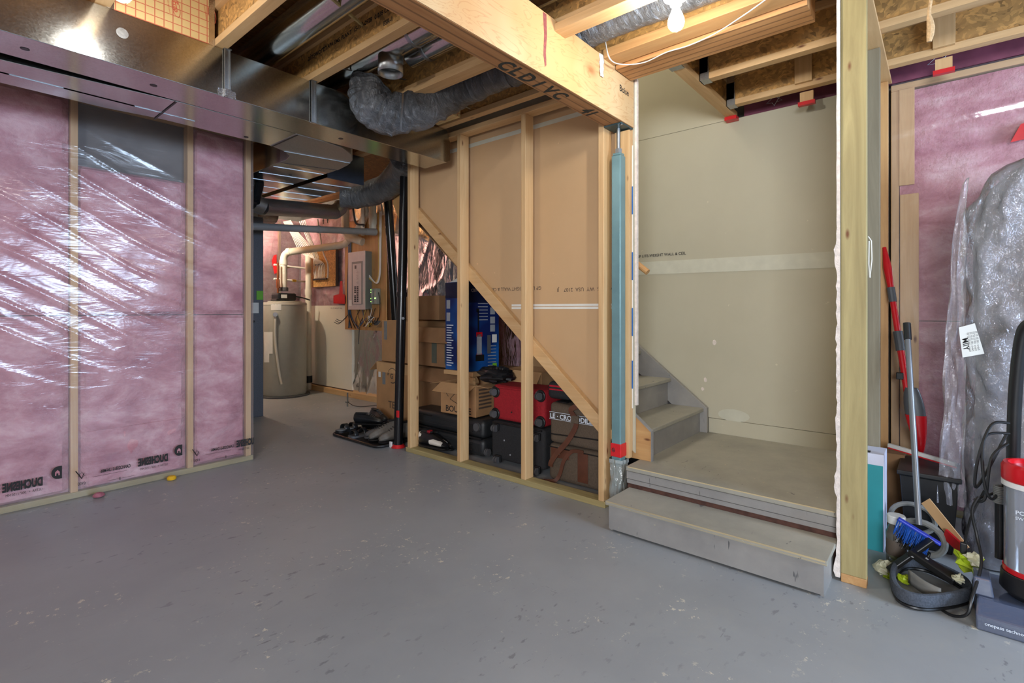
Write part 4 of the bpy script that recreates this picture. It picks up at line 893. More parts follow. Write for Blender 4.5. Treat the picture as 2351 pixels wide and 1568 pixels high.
sp_ = carton('cardboard_box', 'carton hidden low behind the small printed carton, carrying the blue one', 3.28, 2.93, .0, 3.70, 3.28, .665, 0, 'card_dark', (), open_=False)
o = tag(MB().box((3.03, 3.0, .636), (3.278, 3.36, .6735)).build('flattened_carton', M['card_light'], None, bevel=.003), 'flattened cardboard lying under the blue appliance carton', 'cardboard')
# black bags heap
o = crump((3.10, 2.80, .665), .105, 9, (1.0, 1.55, .62), 22, .35).build('black_bag', M['shoe_black'], None); tag(o, 'crumpled shiny black bag lying above the red suitcase', 'bag')
carton('cardboard_box', 'small open carton behind the red suitcase', 3.22, 2.42, .40, 3.55, 2.85, .70, 0, 'card', (('-x', 150, .1), ('+x', 10, .1)))
o = tag(MB().box((3.22, 2.42, 0), (3.55, 2.85, .398)).build('storage_tote', M['soft_black'], None, bevel=.01), 'black fabric tote under the small carton behind the suitcases', 'tote')

# ------------------------------------------------------------------ suitcases
def wheel(par, c, axis=(0, 1, 0), r=.028, w_=.018, house=True):
    c = Vector(c); a = Vector(axis).normalized(); wn = None
    m = MB(); m.tube([c - a * w_, c - a * w_ * .3], [r, r], 18); m.tube([c + a * w_ * .3, c + a * w_], [r, r], 18)
    wn = m.build('wheel', M['grey_rubber'], par); MB().cyl(c - a * w_ * .29, c + a * w_ * .29, r * .45, 12).build('hub', M['black'], wn)
def sbody(par, a, b, mat, bev=.04, name='shell'): return MB().box(a, b).build(name, M[mat], par, bevel=bev, seg=5, smooth=True)
HS = thing('hard_suitcase', 'black hard shell suitcase lying on its side behind the first two studs', 'suitcase', (3.10, 3.25, 0))
sbody(HS, (2.95, 2.80, .012), (3.20, 3.72, .155), 'hard_black'); sbody(HS, (2.95, 2.80, .160), (3.20, 3.72, .306), 'hard_black')
MB().box((2.944, 2.83, .150), (3.19, 3.69, .166)).build('zipper', M['black'], HS, bevel=.003)
for z in (.05, .10, .20, .25): MB().box((2.9445, 2.92, z), (2.9505, 3.60, z + .012)).build('rib', M['hard_black'], HS, bevel=.003)
wheel(HS, (2.935, 2.86, .255), (1, 0, 0), .032, .012); wheel(HS, (2.97, 2.775, .06), (0, 1, 0), .03, .014)
MB().tube([(2.934, 2.86 + .021 * math.cos(k * PI / 6), .255 + .021 * math.sin(k * PI / 6)) for k in range(12)], .0035, 5, closed=True).build('wheel_rim', M['silver'], HS)
MB().box((2.9455, 3.42, .262), (2.9495, 3.54, .275)).build('handle', M['black'], HS)
BS = thing('black_suitcase', 'black soft suitcase lying under the red one, wheels toward the room', 'suitcase', (3.15, 2.42, 0))
sbody(BS, (2.93, 2.18, .040), (3.20, 2.70, .335), 'soft_black', .025, 'body')
MB().tube([(2.925, 2.20, .325), (2.925, 2.68, .325)], .006, 6).build('piping', M['black'], BS)
for y, z in ((2.64, .285), (2.24, .275), (2.62, .045), (2.24, .035)):
    wheel(BS, (2.902, y, z), (0, 1, 0), .026, .018); MB().box((2.915, y - .03, z - .02), (2.932, y + .03, z + .035)).build('wheel_housing', M['black'], BS, bevel=.006)
m = [MB().lathe([(0, 0), (.006, .001), (.004, .004)], (0, 0, 0), 8)]
for y, z in ((2.56, .20), (2.50, .10), (2.30, .22), (2.30, .12)): MB().cyl((2.9285, y, z), (2.925, y, z), .006, 10).build('rivet', M['silver'], BS)
RS = thing('red_suitcase', 'red fabric suitcase lying on the black soft one, black corner wheels', 'suitcase', (3.15, 2.44, .36))
sbody(RS, (2.945, 2.19, .345), (3.21, 2.70, .615), 'red_fabric', .028, 'body')
MB().tube([(2.944, 2.22, .598), (2.944, 2.67, .598)], .008, 8).build('piping', M['red_fabric'], RS)
for y, z in ((2.665, .56), (2.225, .575), (2.665, .39), (2.225, .385)):
    MB().lathe([(0, .0), (.045, .0), (.05, -.008), (.045, -.016)], (0, 0, 0), 20)
    g = MB(); g.cyl((2.9435, y, z), (2.934, y, z), .047, 22, .040); g.build('wheel_cup', M['black'], RS, bevel=.003); wheel(RS, (2.918, y, z), (.3, 1, 0), .027, .016)
for y in (2.255, 2.30): MB().bar((2.932, y, .602), (2.930, y - .012, .57), .008, .003).build('zipper_pull', M['silver'], RS)
MB().cyl((2.9438, 2.50, .42), (2.940, 2.50, .42), .006, 10).build('rivet', M['ink'], RS)
BB = thing('brown_bag', 'brown fabric travel bag on the floor by the fourth stud, leather straps', 'travel bag', (3.05, 1.85, 0))
sbody(BB, (2.905, 1.66, .004), (3.22, 2.13, .262), 'brown_fabric', .035, 'body')
MB().box((2.8995, 1.95, .17), (2.906, 2.10, .235)).build('leather_panel', M['brown_leather'], BB, bevel=.002); MB().box((2.8995, 1.80, .04), (2.906, 1.88, .235)).build('leather_panel', M['brown_leather'], BB, bevel=.002)
MB().ribbon(spline([(2.897, 1.83, .245), (2.894, 1.92, .238), (2.890, 1.985, .16), (2.880, 2.01, .07), (2.862, 2.04, .022), (2.83, 2.11, .014), (2.81, 2.17, .012)], 6), .026, (1, 0, .15), .004).build('strap', M['brown_leather'], BB)
MB().tube([(2.904, 1.67, .238), (2.904, 2.12, .238)], .004, 6).build('zipper', M['black'], BB)
MB().bar((2.90, 2.03, .25), (2.897, 2.02, .225), .012, .003).build('zipper_pull', M['silver'], BB); MB().cyl((2.9, 2.03, .20), (2.896, 2.03, .20), .006, 10).build('rivet', M['silver'], BB)
o = tag(MB().box((3.24, 1.52, .0), (3.60, 2.12, .27)).build('dark_case', M['soft_black'], None, bevel=.03, seg=3), 'dark case lying deep under the stairs behind the brown bag', 'case')
DF = thing('duffel_bag', 'brown duffel bag with white band lettering on top of the brown travel bag', 'duffel bag', (3.05, 1.90, .27))
MB().prism([(1.65, .268), (1.65, .38), (1.81, .530), (2.115, .552), (2.115, .268)], 'x', 2.90, 3.24).build('body', M['brown_fabric'], DF, bevel=.03, seg=4, smooth=True)
MB().box((2.8955, 1.735, .435), (2.9005, 2.11, .487)).build('woven_band', plain('dark_woven_band', (70, 60, 52), .8), DF)
for z in (.4355, .484): MB().box((2.8942, 1.735, z), (2.8952, 2.11, z + .003)).build('band_edge', M['print_white'], DF)
text('LE · CROCODILE', .046, (2.8938, 2.105, .4435), (0, -1, 0), (0, 0, 1), M['print_white'], DF, bold=.0012)
MB().ribbon(spline([(2.90, 1.80, .545), (2.880, 1.86, .555), (2.872, 1.915, .525), (2.878, 1.90, .49), (2.886, 1.88, .46), (2.884, 1.89, .40), (2.876, 1.95, .30), (2.870, 2.03, .21), (2.866, 2.075, .14), (2.868, 2.08, .11)], 6), .036, (1, 0, 0), .004).build('shoulder_strap', M['brown_leather'], DF)
MB().box((2.876, 1.86, .435), (2.893, 1.92, .488)).build('strap_buckle', M['brown_fabric'], DF, bevel=.004)
MB().tube([(2.899, 1.67, .35), (2.899, 2.10, .33)], .005, 6).build('zipper', M['black'], DF); MB().box((2.93, 1.99, .552), (3.1, 2.08, .556)).build('zipper', M['black'], DF)
RB = thing('black_red_bag', 'small black bag with red trim on top of the lettered duffel', 'bag', (3.10, 2.02, .57))
sbody(RB, (2.965, 1.97, .560), (3.25, 2.185, .685), 'soft_black', .035, 'body'); MB().box((2.9625, 2.0, .648), (3.0, 2.16, .660)).build('red_trim', M['red_bright'], RB); MB().box((2.9625, 2.0, .625), (3.0, 2.16, .635)).build('red_trim', M['red_bright'], RB)
FN = thing('wire_fan_guard', 'round black wire fan guard leaning behind the red suitcase', 'fan', (3.33, 2.28, .70))
m = MB()
for cx_, r0 in ((3.305, .11), (3.345, .115)):
    for rr in (1, .62, .3): m.tube([(cx_ + (1 - rr) * (-.02 if cx_ < 3.32 else .02), 2.27 + r0 * rr * math.cos(k * PI / 16), .745 + r0 * rr * math.sin(k * PI / 16)) for k in range(32)], .0025, 5, closed=True)
    for k in range(14): a = k * PI / 7; m.tube([(cx_, 2.27 + r0 * math.cos(a), .745 + r0 * math.sin(a)), (cx_ + (-.02 if cx_ < 3.32 else .02), 2.27 + .01 * math.cos(a), .745 + .01 * math.sin(a))], .0015, 4)
m.build('guard', M['black'], FN); MB().cyl((3.300, 2.27, .745), (3.35, 2.27, .745), .03, 16).build('hub', M['black'], FN)
sbody(FN, (3.25, 1.98, .275), (3.50, 2.34, .625), 'soft_black', .02, 'base_box')
o = tag(MB().add([(3.56, 2.60, 1.10), (3.60, 2.34, .95), (3.60, 2.16, .62), (3.56, 2.40, .62), (3.50, 2.52, .85)], [(0, 1, 2, 3, 4)]).build('red_sack', M['red_bright'], None, thick=.03), 'shiny red nylon sack hanging behind the third stud', 'sack')
MB().tube([(3.57, 2.56, 1.06), (3.60, 2.57, 1.12)], .004, 5).build('cord', M['red_bright'], o)
o['label'] = 'shiny red nylon sack hanging behind the third stud'

# ------------------------------------------------------------------ shoes
def shoe(name, label, toe, heel, w_, h_heel, h_toe, z0, mu, ms, high=0, laces=True, extra=None, group=None):
    """toe, heel: floor points; a lofted upper on a separate sole, laces over the tongue"""
    toe, heel = V(*toe, 0), V(*heel, 0); L = (toe - heel).length; ang = math.atan2(toe.y - heel.y, toe.x - heel.x)
    T = thing(name, label, 'shoe', (heel.x, heel.y, z0), ang, group)
    def ring(x, hw, zb, zt_, tw, n=20):
        return [V(x, (hw * math.cos(a)) * (1 if math.sin(a) < .2 else tw), zb + (zt_ - zb) * (.5 + .5 * math.sin(a)) ** (.8)) for a in [2 * PI * k / n for k in range(n)]]
    st = .022
    prof = [(.0, .55, h_heel * .9), (.06, .78, h_heel), (.25, .82, h_heel), (.42, .80, h_heel * .86), (.60, .92, (h_heel + h_toe) / 2), (.78, 1.0, h_toe), (.92, .84, h_toe * .8), (1.0, .45, h_toe * .45)]
    MB(True).loft([ring(x * L, k * w_ / 2, st, st + z, .72) for x, k, z in prof]).build('upper', M[mu], T, sub=1)
    MB(True).loft([ring(x * L * 1.02 - .004, k * w_ / 2 * 1.07, 0, st + .004, .98) for x, k, z in prof]).build('sole', M[ms], T, sub=1)
    MB(True).loft([ring(x * L, .6 * k * w_ / 2, st + h_heel * .9, st + h_heel + .002, .9, 12) for x, k in ((.06, .6), (.2, .85), (.36, .8), (.44, .5))]).build('opening', M['soft_black'], T)
    if laces:
        m = MB(True)
        for k in range(5):
            x = L * (.46 + .06 * k); zz = st + h_heel * .92 - (h_heel - h_toe) * (.1 + .16 * k) ; m.tube([(x, -w_ * .2, zz), (x + .01, 0, zz + .012), (x, w_ * .2, zz)], .0028, 5)
        m.build('laces', M['black'] if mu != 'shoe_black' else M['grey_rubber'], T)
    return T
TR = thing('boot_tray', 'black plastic boot tray with raised rim left of the black pipe', 'tray', (2.80, 4.0, 0))
def rr(x0, y0, x1, y1, r, n=6):
    out = []
    for cx_, cy_, a0 in ((x1 - r, y1 - r, 0), (x0 + r, y1 - r, PI / 2), (x0 + r, y0 + r, PI), (x1 - r, y0 + r, 1.5 * PI)):
        out += [(cx_ + r * math.cos(a0 + k * PI / 2 / n), cy_ + r * math.sin(a0 + k * PI / 2 / n)) for k in range(n + 1)]
    return out
tr = rr(2.585, 3.70, 3.02, 4.46, .07)
MB().prism(tr, 'z', .002, .008).build('tray_floor', M['black'], TR); MB().tube([(a, b, .016) for a, b in tr], .012, 8, closed=True).build('rim', M['black'], TR)
shoe('work_boot', 'grey suede lace-up boot nearest the black pipe', (2.66, 3.80), (2.97, 3.70), .115, .155, .075, .012, 'suede', 'black')
shoe('work_boot', 'grey suede lace-up boot, left one of the pair on the tray', (2.65, 3.935), (2.97, 3.865), .112, .15, .075, .012, 'suede', 'black')
shoe('grey_trainer', 'low grey shoe half hidden beside the suede boots', (2.68, 4.04), (2.98, 4.02), .10, .085, .055, .012, 'grey_rubber', 'grey_rubber')
SL = thing('sandal', 'black strapped sandal with grey insole at the left end of the boot tray', 'sandal', (2.67, 4.40, .02), 0)
MB().prism([(2.60 + a * .0, 0) for a in ()] or rr(2.60, 4.345, 2.83, 4.445, .048), 'z', .0285, .050).build('sole', M['black'], SL); MB().prism(rr(2.606, 4.351, 2.824, 4.439, .042), 'z', .0505, .054).build('insole', M['insole'], SL)
for x in (2.67, 2.76): MB().grid(lambda u, v: V(x + .045 * v, 4.395 + .052 * math.cos(PI * u), .05 + .055 * math.sin(PI * u)), 14, 3).build('strap', M['shoe_black'], SL, thick=.004)
SL2 = thing('sandal', 'black sandal with curled strap in the middle of the boot tray', 'sandal', (2.67, 4.2, .02), 0)
MB().prism(rr(2.605, 4.14, 2.85, 4.235, .045), 'z', .010, .030).build('sole', M['grey_rubber'], SL2)
for x in (2.64, 2.74): MB().grid(lambda u, v: V(x + .04 * v, 4.187 + .05 * math.cos(PI * u), .03 + .05 * math.sin(PI * u)), 14, 3).build('strap', M['shoe_black'], SL2, thick=.004)
def lshoe(label, toe, heel, z0): return shoe('leather_shoe', label, toe, heel, .105, .095, .055, z0, 'shoe_black', 'black')
lshoe('black leather shoe lying across the top of the tray heap, blue sheen', (2.88, 4.03), (2.72, 4.28), .105)
lshoe('black leather shoe behind the others, toe to the left', (2.90, 4.42), (2.98, 4.16), .02)
lshoe('black leather shoe piled in the middle of the tray', (2.90, 4.02), (2.93, 4.30), .115)
s1 = shoe('basketball_shoe', 'black and white sneaker with red trim on the bottom plate by the first stud', (2.845, 3.11), (2.80, 3.40), .105, .115, .06, .039, 'shoe_black', 'black', laces=False)
MB(True).loft([[V(x, .046 * math.cos(a) * k, .028 + .045 * q * (.5 + .5 * math.sin(a))) for a in [2 * PI * j / 14 for j in range(14)]] for x, k, q in ((.13, 1.0, 1.5), (.17, 1.13, 1.45), (.21, 1.18, 1.25), (.24, 1.14, 1.1), (.262, .95, .9))]).build('white_side_panel', M['shoe_white'], s1)
MB(True).loft([[V(x, .030 * math.cos(a) * k, .04 + .085 * (.5 + .5 * math.sin(a))) for a in [2 * PI * j / 12 for j in range(12)]] for x, k in ((-.004, .7), (.02, 1.2), (.035, 1.25))]).build('heel_panel', M['shoe_white'], s1)
MB(True).box((.09, -.02, .125), (.12, .02, .145)).build('red_tab', M['red_bright'], s1, bevel=.003)
s2 = shoe('basketball_shoe', 'black and white sneaker behind its pair, heel toward the first stud', (2.955, 3.16), (2.91, 3.455), .105, .12, .06, .004, 'shoe_black', 'black', laces=False)
MB(True).loft([[V(x, .030 * math.cos(a) * k, .04 + .085 * (.5 + .5 * math.sin(a))) for a in [2 * PI * j / 12 for j in range(12)]] for x, k in ((-.004, .7), (.02, 1.2), (.035, 1.25))]).build('heel_panel', M['shoe_white'], s2)

# ------------------------------------------------------------------ black pipes
BP = thing('black_pipe', 'glossy black drain pipe rising from the floor beside the first stud', 'drain pipe', (2.735, 3.62, 0))
pt_ = V(2.80, 3.605, 2.60); pb0 = V(2.735, 3.62, 0)
MB().cyl(pb0, pt_, .040, 26).build('pipe', M['black_pipe'], BP)
for t0, t1, r in ((.505, .52, .046), (.30, .47, .0415)): MB().cyl(pb0.lerp(pt_, t0), pb0.lerp(pt_, t1), r, 26).build('coupling', M['black_pipe'], BP)
MB().cyl((2.75, 3.578, 1.125), (2.745, 3.562, 1.125), .012, 10).build('bolt', M['silver'], BP)
MB().lathe([(.05, 0), (.062, .004), (.05, .02), (.043, .03)], (2.737, 3.62, 0), 14).build('red_tape_base', M['red_tape'], BP); MB().box((2.69, 3.655, 0), (2.70, 3.685, .05)).build('white_tab', M['white'], BP)
MB().box((2.70, 3.575, .27), (2.715, 3.60, .33)).build('red_sticker', M['red_tape'], BP, bevel=.002)
pt2, pb2 = PX(889, 440, Y=4.80), PX(906, 690, Y=4.80)
BP2 = thing('black_pipe', 'second black drain pipe behind the glossy one, leaning down', 'drain pipe', (3.04, 4.12, .7))
MB().cyl(pt2, pt2 + (pb2 - pt2) * ((pt2.z - .0) / (pt2.z - pb2.z)), .050, 24).build('pipe', M['black_pipe'], BP2) 
MB().cyl(pt2 + V(0, 0, .001), pt2 + V(-.01, 0, .10), .056, 24).build('coupling', M['black_pipe'], BP2)
o = tag(MB().bar((2.98, 4.30, 1.98), (3.02, 4.25, 2.50), .10, .035, (1, 0, 0)).build('knee_brace', M['fir_z'], None, bevel=.003), 'short orange wood offcut slanting beneath the flex elbow', 'board') if False else tag(MB().prism([(4.02, 2.56), (3.86, 2.50), (3.92, 2.05), (4.00, 2.02), (4.14, 2.25)], 'x', 3.06, 3.10).build('knee_brace', M['fir_z'], None), 'short orange wood offcut hanging below the black flex elbow', 'board')

# ------------------------------------------------------------------ utility corner
WH = thing('water_heater', 'tall grey cylindrical water heater with hose and labels in the utility corner', 'water heater', (3.385, 7.06, 0))
hc = (3.385, 7.06, 0); hr_ = .285
MB().lathe([(hr_ - .03, 0), (hr_ - .01, .02), (hr_, .04), (hr_, 1.26), (hr_ + .003, 1.262), (hr_ + .003, 1.285), (hr_ - .004, 1.30), (0, 1.305)], hc, 48).build('tank', M['tank'], WH)
MB().lathe([(hr_ + .05, .001), (hr_ + .05, .02), (hr_ + .04, .02)], hc, 30).build('drip_pan', M['grey_rubber'], WH)
def onheater(px, py, r=hr_ + .006):
    d = FW + RT * ((px - CX) / FPX) + V(0, 0, -(py - HY) / FPX); a = d.x * d.x + d.y * d.y; b = -2 * (d.x * hc[0] + d.y * hc[1]); c = hc[0] ** 2 + hc[1] ** 2 - r * r
    t_ = (-b - math.sqrt(max(0, b * b - 4 * a * c))) / (2 * a); return V(0, 0, CAMH) + d * t_
def hlabel(x0, x1, y0, y1, mat, name):
    MB().grid(lambda u, v: onheater(x0 + (x1 - x0) * u, y0 + (y1 - y0) * v, hr_ + .003), 8, 2).build(name, M[mat], WH)
hlabel(622, 646, 698, 712, 'white_paper', 'label'); hlabel(606, 626, 762, 812, 'white_paper', 'label'); hlabel(606, 618, 812, 832, 'white_paper', 'label')
p = [onheater(632, 724, hr_ + .012)] + [onheater(x, y, hr_ + .03) for x, y in ((632, 735), (632, 780), (636, 820), (641, 855), (646, 882))]
MB().tube(spline(p, 5), .016, 10).build('relief_hose', M['pvc'], WH); MB().cyl(onheater(632, 722, hr_), onheater(632, 722, hr_ + .05), .03, 14).build('valve', M['silver'], WH)
MB().cyl((3.385, 7.06, 1.306), (3.385, 7.06, 1.32), .22, 30).build('top_plate', M['tank'], WH)
bl = MB().box((3.24, 6.95, 1.325), (3.50, 7.17, 1.43)).build('blower', M['black'], WH, bevel=.02)
MB().box((3.28, 6.944, 1.36), (3.36, 6.9485, 1.41)).build('label', M['white_paper'], bl); MB().box((3.20, 6.92, 1.321), (3.30, 7.1, 1.35)).build('black_base', M['black'], WH, bevel=.01)
MB().tube(spline([(3.50, 7.0, 1.39), (3.60, 6.98, 1.37), (3.72, 7.0, 1.34)], 6), .010, 8).build('drain_hose', M['black'], WH)
def pipe(name, label, pts, r, mat, cat='pipe', fit=(), group=None, n=18, bend=True):
    T = thing(name, label, cat, pts[0], 0, group); MB().tube(pts, r, n).build('pipe', M[mat], T)
    for f in fit:
        a, b = Vector(pts[f[0]]), Vector(pts[f[0] + 1]); q0, q1 = a.lerp(b, f[1]), a.lerp(b, f[2]); MB().cyl(q0, q1, r * 1.14, n).build('coupling', M[mat], T)
    return T
def bendp(pts, r=.07, n=5):
    pts = [Vector(p) for p in pts]; out = [pts[0]]
    for i in range(1, len(pts) - 1):
        a, b, c = pts[i - 1], pts[i], pts[i + 1]; u = (a - b).normalized() * min(r, (a - b).length / 2); v = (c - b).normalized() * min(r, (c - b).length / 2)
        out += [(b + u) * (1 - t_) ** 2 + b * 2 * t_ * (1 - t_) + (b + v) * t_ ** 2 for t_ in [k / n for k in range(n + 1)]]
    return out + [pts[-1]]
vp = [PX(651, 668, Y=7.06), PX(652, 580, Y=7.06), PX(792, 562, X=3.86), PX(820, 530, X=3.82), PX(838, 500, X=3.80), PX(838, 462, X=3.80)]
vp[1] = V(vp[0].x, 7.06, vp[1].z)
T = pipe('vent_pipe', 'cream vent pipe rising from the water heater and turning right across the film', bendp(vp, .11), .048, 'pvc')
MB().cyl(vp[0], vp[0] + V(0, 0, .05), .062, 20).build('rubber_clamp', M['grey_rubber'], T)
for a, b, t0, t1 in ((0, 1, .68, .80), (2, 3, .1, .4), (1, 2, .06, .12), (4, 5, .1, .5)):
    MB().cyl(vp[a].lerp(vp[b], t0), vp[a].lerp(vp[b], t1), .054, 20).build('coupling', M['pvc'], T)
dp = [PX(708, 905, X=3.80), PX(708, 590, X=3.80)]; dp[0].z = .12; x_, y_ = dp[0].x, PX(708, 700, X=3.80).y
T = pipe('drain_stack', 'cream vertical drain pipe right of the water heater with black coupling', [V(3.80, y_, .02), V(3.80, y_, 2.0)], .043, 'pvc')
MB().cyl((3.80, y_, .12), (3.80, y_, .22), .056, 20).build('rubber_coupling', M['black'], T); MB().cyl((3.80, y_, 1.42), (3.80, y_, 1.50), .05, 20).build('coupling', M['pvc'], T)
for i, (px, y0_, r_, lab) in enumerate(((793, 455, .052, 'first white vent riser near the steel pipe end'), (856, 455, .044, 'fourth white riser, just left of the black pipe'), (833, 470, .022, 'thin white riser between the thicker ones'))):
    q = PX(px, 500, X=3.72 + .0 * i); pts = [V(q.x, q.y, 2.53), V(q.x, q.y, 2.18 if i != 2 else 2.15)]
    pipe('vent_riser', lab, pts, r_, 'pvc', fit=((0, .35, .75),)) if i else pipe('vent_riser', lab, bendp([pts[0], pts[1], V(q.x + .1, q.y - .25, 2.09)], .08), r_, 'pvc')
a, b = PX(866, 536, X=3.70), PX(560, 519, X=2.15)
a = V(3.70, 5.35, 2.16); b = PX(570, 520, Y=5.35)
pipe('grey_drain_pipe', 'long grey horizontal pipe crossing the utility corner at head height', [b + V(-.5, 0, (b.z - a.z) * .3), a], .038, 'pvc_grey', fit=((0, .62, .635), (0, .93, 1.0)))
q0, q1 = PX(598, 487, Y=5.0), PX(758, 478, Y=5.62)
SD = thing('round_steel_duct', 'round galvanised steel duct with elbows under the plenum', 'metal duct', q0)
q0 = PX(602, 474, Y=4.75); q1 = PX(768, 487, X=3.02)
MB().cyl(q0, q1, .078, 30).build('pipe', M['galv_dull'], SD); MB().tube([q0 + V(-.30, -.05, .06), q0 + V(-.12, -.02, .03), q0], .08, 26).build('elbow', M['galv_dull'], SD); MB().tube([q1, q1 + V(.08, .02, .06), q1 + V(.10, .03, .10)], .08, 26).build('elbow', M['galv_dull'], SD)
SD2 = thing('dark_flue_pipe', 'dark short flue pipe at the left behind the insulated wall end', 'flue pipe', (1.9, 4.7, 2.2))
MB().tube([(1.62, 4.55, 2.16), (1.93, 4.60, 2.13)], .05, 20).build('pipe', M['black_pipe'], SD2); MB().tube([(1.95, 4.62, 2.15), (2.02, 4.7, 2.334)], .04, 18).build('pipe', M['black_pipe'], SD2)
FU = thing('furnace', 'dark grey speckled furnace cabinet beside the insulated wall end', 'furnace', (2.0, 5.3, 0))
fx = 2.560
MB().box((1.75, 5.85, .0), (fx, 6.55, 2.24)).build('cabinet', M['furnace'], FU, bevel=.004)
for x0, x1, y0, y1, mt, nm in ((589, 604, 668, 688, 'green_label', 'energy_label'), (578, 594, 695, 719, 'white_paper', 'rating_label')):
    p, q = PX(x0, y1, Y=5.846), PX(x1, y0, Y=5.846); MB().box((p.x, 5.8455, p.z), (min(q.x, fx), 5.8485, q.z)).build(nm, M[mt], FU)
q = PX(582, 738, Y=5.846); MB().cyl((q.x, 5.849, q.z), (q.x, 5.84, q.z), .014, 12).build('knob', M['black'], FU)
MB().box((1.80, 5.90, 2.245), (2.52, 6.50, 2.334)).build('plenum', M['galv_dull'], FU)
# pex manifold board
OB = thing('manifold_board', 'oriented strand board square with white water tube manifolds', 'board', (3.88, 6.9, 1.5))
MB().box((3.872, 6.56, 1.535), (3.890, 7.30, 2.09)).build('board', M['osb'], OB); MB().box((3.87, 6.545, 1.535), (3.905, 6.558, 2.09)).build('edge', M['ink_soft'], OB)
for y0, y1, z in ((6.73, 7.10, 1.645), (6.85, 7.06, 1.86)):
    MB().cyl((3.835, y0, z), (3.835, y1, z), .014, 12).build('manifold', M['black'], OB)
k_ = 0
for i in range(8):
    y = 7.06 - .038 * i; z = 1.66
    MB().tube(spline([(3.83, y, z), (3.82, y + .02, z + .22), (3.78, 7.10 + .05 * i - .1, 2.05), (3.66, 7.38 + .03 * i - .15, 2.34), (3.60, 7.44 + .03 * i - .1, 2.52)], 6), .0062, 7).build('water_tube', M['pex'], OB)
for i in range(4):
    y = 7.03 - .035 * i
    MB().tube(spline([(3.83, y, 1.87), (3.82, y + .02, 1.98), (3.78, y + .12, 2.2), (3.68, 7.22 - .05 * i, 2.50)], 6), .0062, 7).build('water_tube', M['pex'], OB)
MB().tube(spline([(3.83, 6.70, 1.65), (3.82, 6.68, 1.85), (3.80, 6.78, 2.05), (3.76, 6.85, 2.5)], 6), .011, 8).build('water_tube', M['pex'], OB)
for i, z in enumerate((1.64, 1.84)):
    o = tag(MB().tube([(3.32, 7.25, z), (3.84, 7.32, z - .02)], .014, 10).build('water_line', M['pex'], None), ('lower horizontal water line between heater and manifold', 'upper horizontal water line between heater and manifold')[i], 'water line')
    MB().tube([(3.60 - .1 * i, 7.287, z - .011), (3.66 - .1 * i, 7.295, z - .013)], .02, 10).build('brass_fitting', M['brass'], o)
T = pipe('copper_pipe', 'copper supply pipe standing on the left of the water heater top', [V(3.26, 7.0, 1.43), V(3.26, 7.0, 1.85)], .014, 'copper'); MB().cyl((3.26, 7.0, 1.5), (3.26, 7.0, 1.62), .024, 12).build('valve', M['copper'], T)
# electrical panel
PW = thing('plywood_backer', 'tan plywood sheet carrying the electrical panel', 'plywood', (3.86, 5.9, 1.0))
MB().box((3.862, 5.36, .93), (3.878, 6.30, 2.40)).build('sheet', M['fir_z'], PW)
EP = thing('electrical_panel', 'grey breaker panel with open door on the plywood sheet', 'electrical panel', (3.80, 5.9, 1.2))
y0e, y1e = 5.665, 6.05
MB().box((3.765, y0e, 1.205), (3.860, y1e, 1.955)).build('box', M['panel_side'], EP); MB().box((3.758, y0e - .004, 1.20), (3.7645, y1e + .004, 1.96)).build('cover', M['panel_grey'], EP, bevel=.002)
MB().box((3.7535, 5.72, 1.27), (3.7575, 5.96, 1.83)).build('door_recess', M['panel_side'], EP); MB().box((3.7500, 5.735, 1.275), (3.7532, 5.935, 1.80)).build('breaker_plate', M['panel_grey'], EP)
for c_i, yb in enumerate((5.875, 5.82)):
    for k in range(9):
        if c_i == 0 and k == 4: continue
        MB().box((3.7465, yb - .018, 1.30 + .0235 * k), (3.7498, yb + .018, 1.318 + .0235 * k)).build('breaker', M['black'], EP)
MB().box((3.7465, 5.85, 1.735), (3.7498, 5.885, 1.78)).build('main_breaker', M['black'], EP); MB().box((3.754, 5.96, 1.25), (3.7565, 6.03, 1.33)).build('paper_note', M['white_paper'], EP)
m = MB()
for k in range(12): m.box((3.7488, 5.80, 1.54 + .016 * k), (3.7498, 5.80 + (.05 if k % 2 else .035), 1.542 + .016 * k))
m.build('printed_lines', M['ink_soft'], EP)
RO = thing('router', 'pale green modem with green lights beside the electrical panel', 'modem', (3.84, 5.55, 1.3))
for y in (5.545, 5.47): MB().box((3.79, y, 1.27), (3.861, y + .045, 1.47)).build('case', M['green_plastic'], RO, bevel=.008)
for z in (1.30, 1.34, 1.42, 1.45): MB().box((3.7885, 5.578, z), (3.7898, 5.584, z + .006)).build('status_light', M['led'], RO)
MB().box((3.788, 5.475, 1.34), (3.7898, 5.50, 1.352)).build('status_light', M['led'], RO)
rnd = random.Random(3)
def wire(name, label, pts, r, mat, group=None): o = MB().tube(spline(pts, 7), r, 6).build(name, M[mat], None); return tag(o, label, 'cable', group)
for i, (c, x) in enumerate((('black', 0), ('cable_blue', .012), ('black', .026), ('black', -.014), ('cable_blue', -.03))):
    y = 6.165 + x
    wire('cable', ('thickest black cable hanging left of the electrical panel', 'blue cable hanging right beside the black ones left of the panel', 'black cable closest to the electrical panel cover', 'black cable hanging on the film side of the bundle', 'blue cable at the far left of the bundle by the panel')[i], [(3.85, y, 2.30), (3.845, y - .01 + .02 * rnd.random(), 1.9), (3.84, y + .01, 1.5), (3.835, y - .015, 1.15), (3.82, y - .02 - .05 * i, .95)], .006, c, 'cables left of the panel')
for i in range(3):
    wire('cable', ('upper loose cable end poking left over the white panel', 'middle loose cable end poking left over the white panel', 'longest loose cable end reaching left over the white panel')[i], [(3.84, 6.16, 1.15), (3.80, 6.26 + .04 * i, 1.05 - .02 * i), (3.78, 6.38 + .03 * i, 1.07 - .02 * i)], .004, 'black', 'cable ends left of the panel')
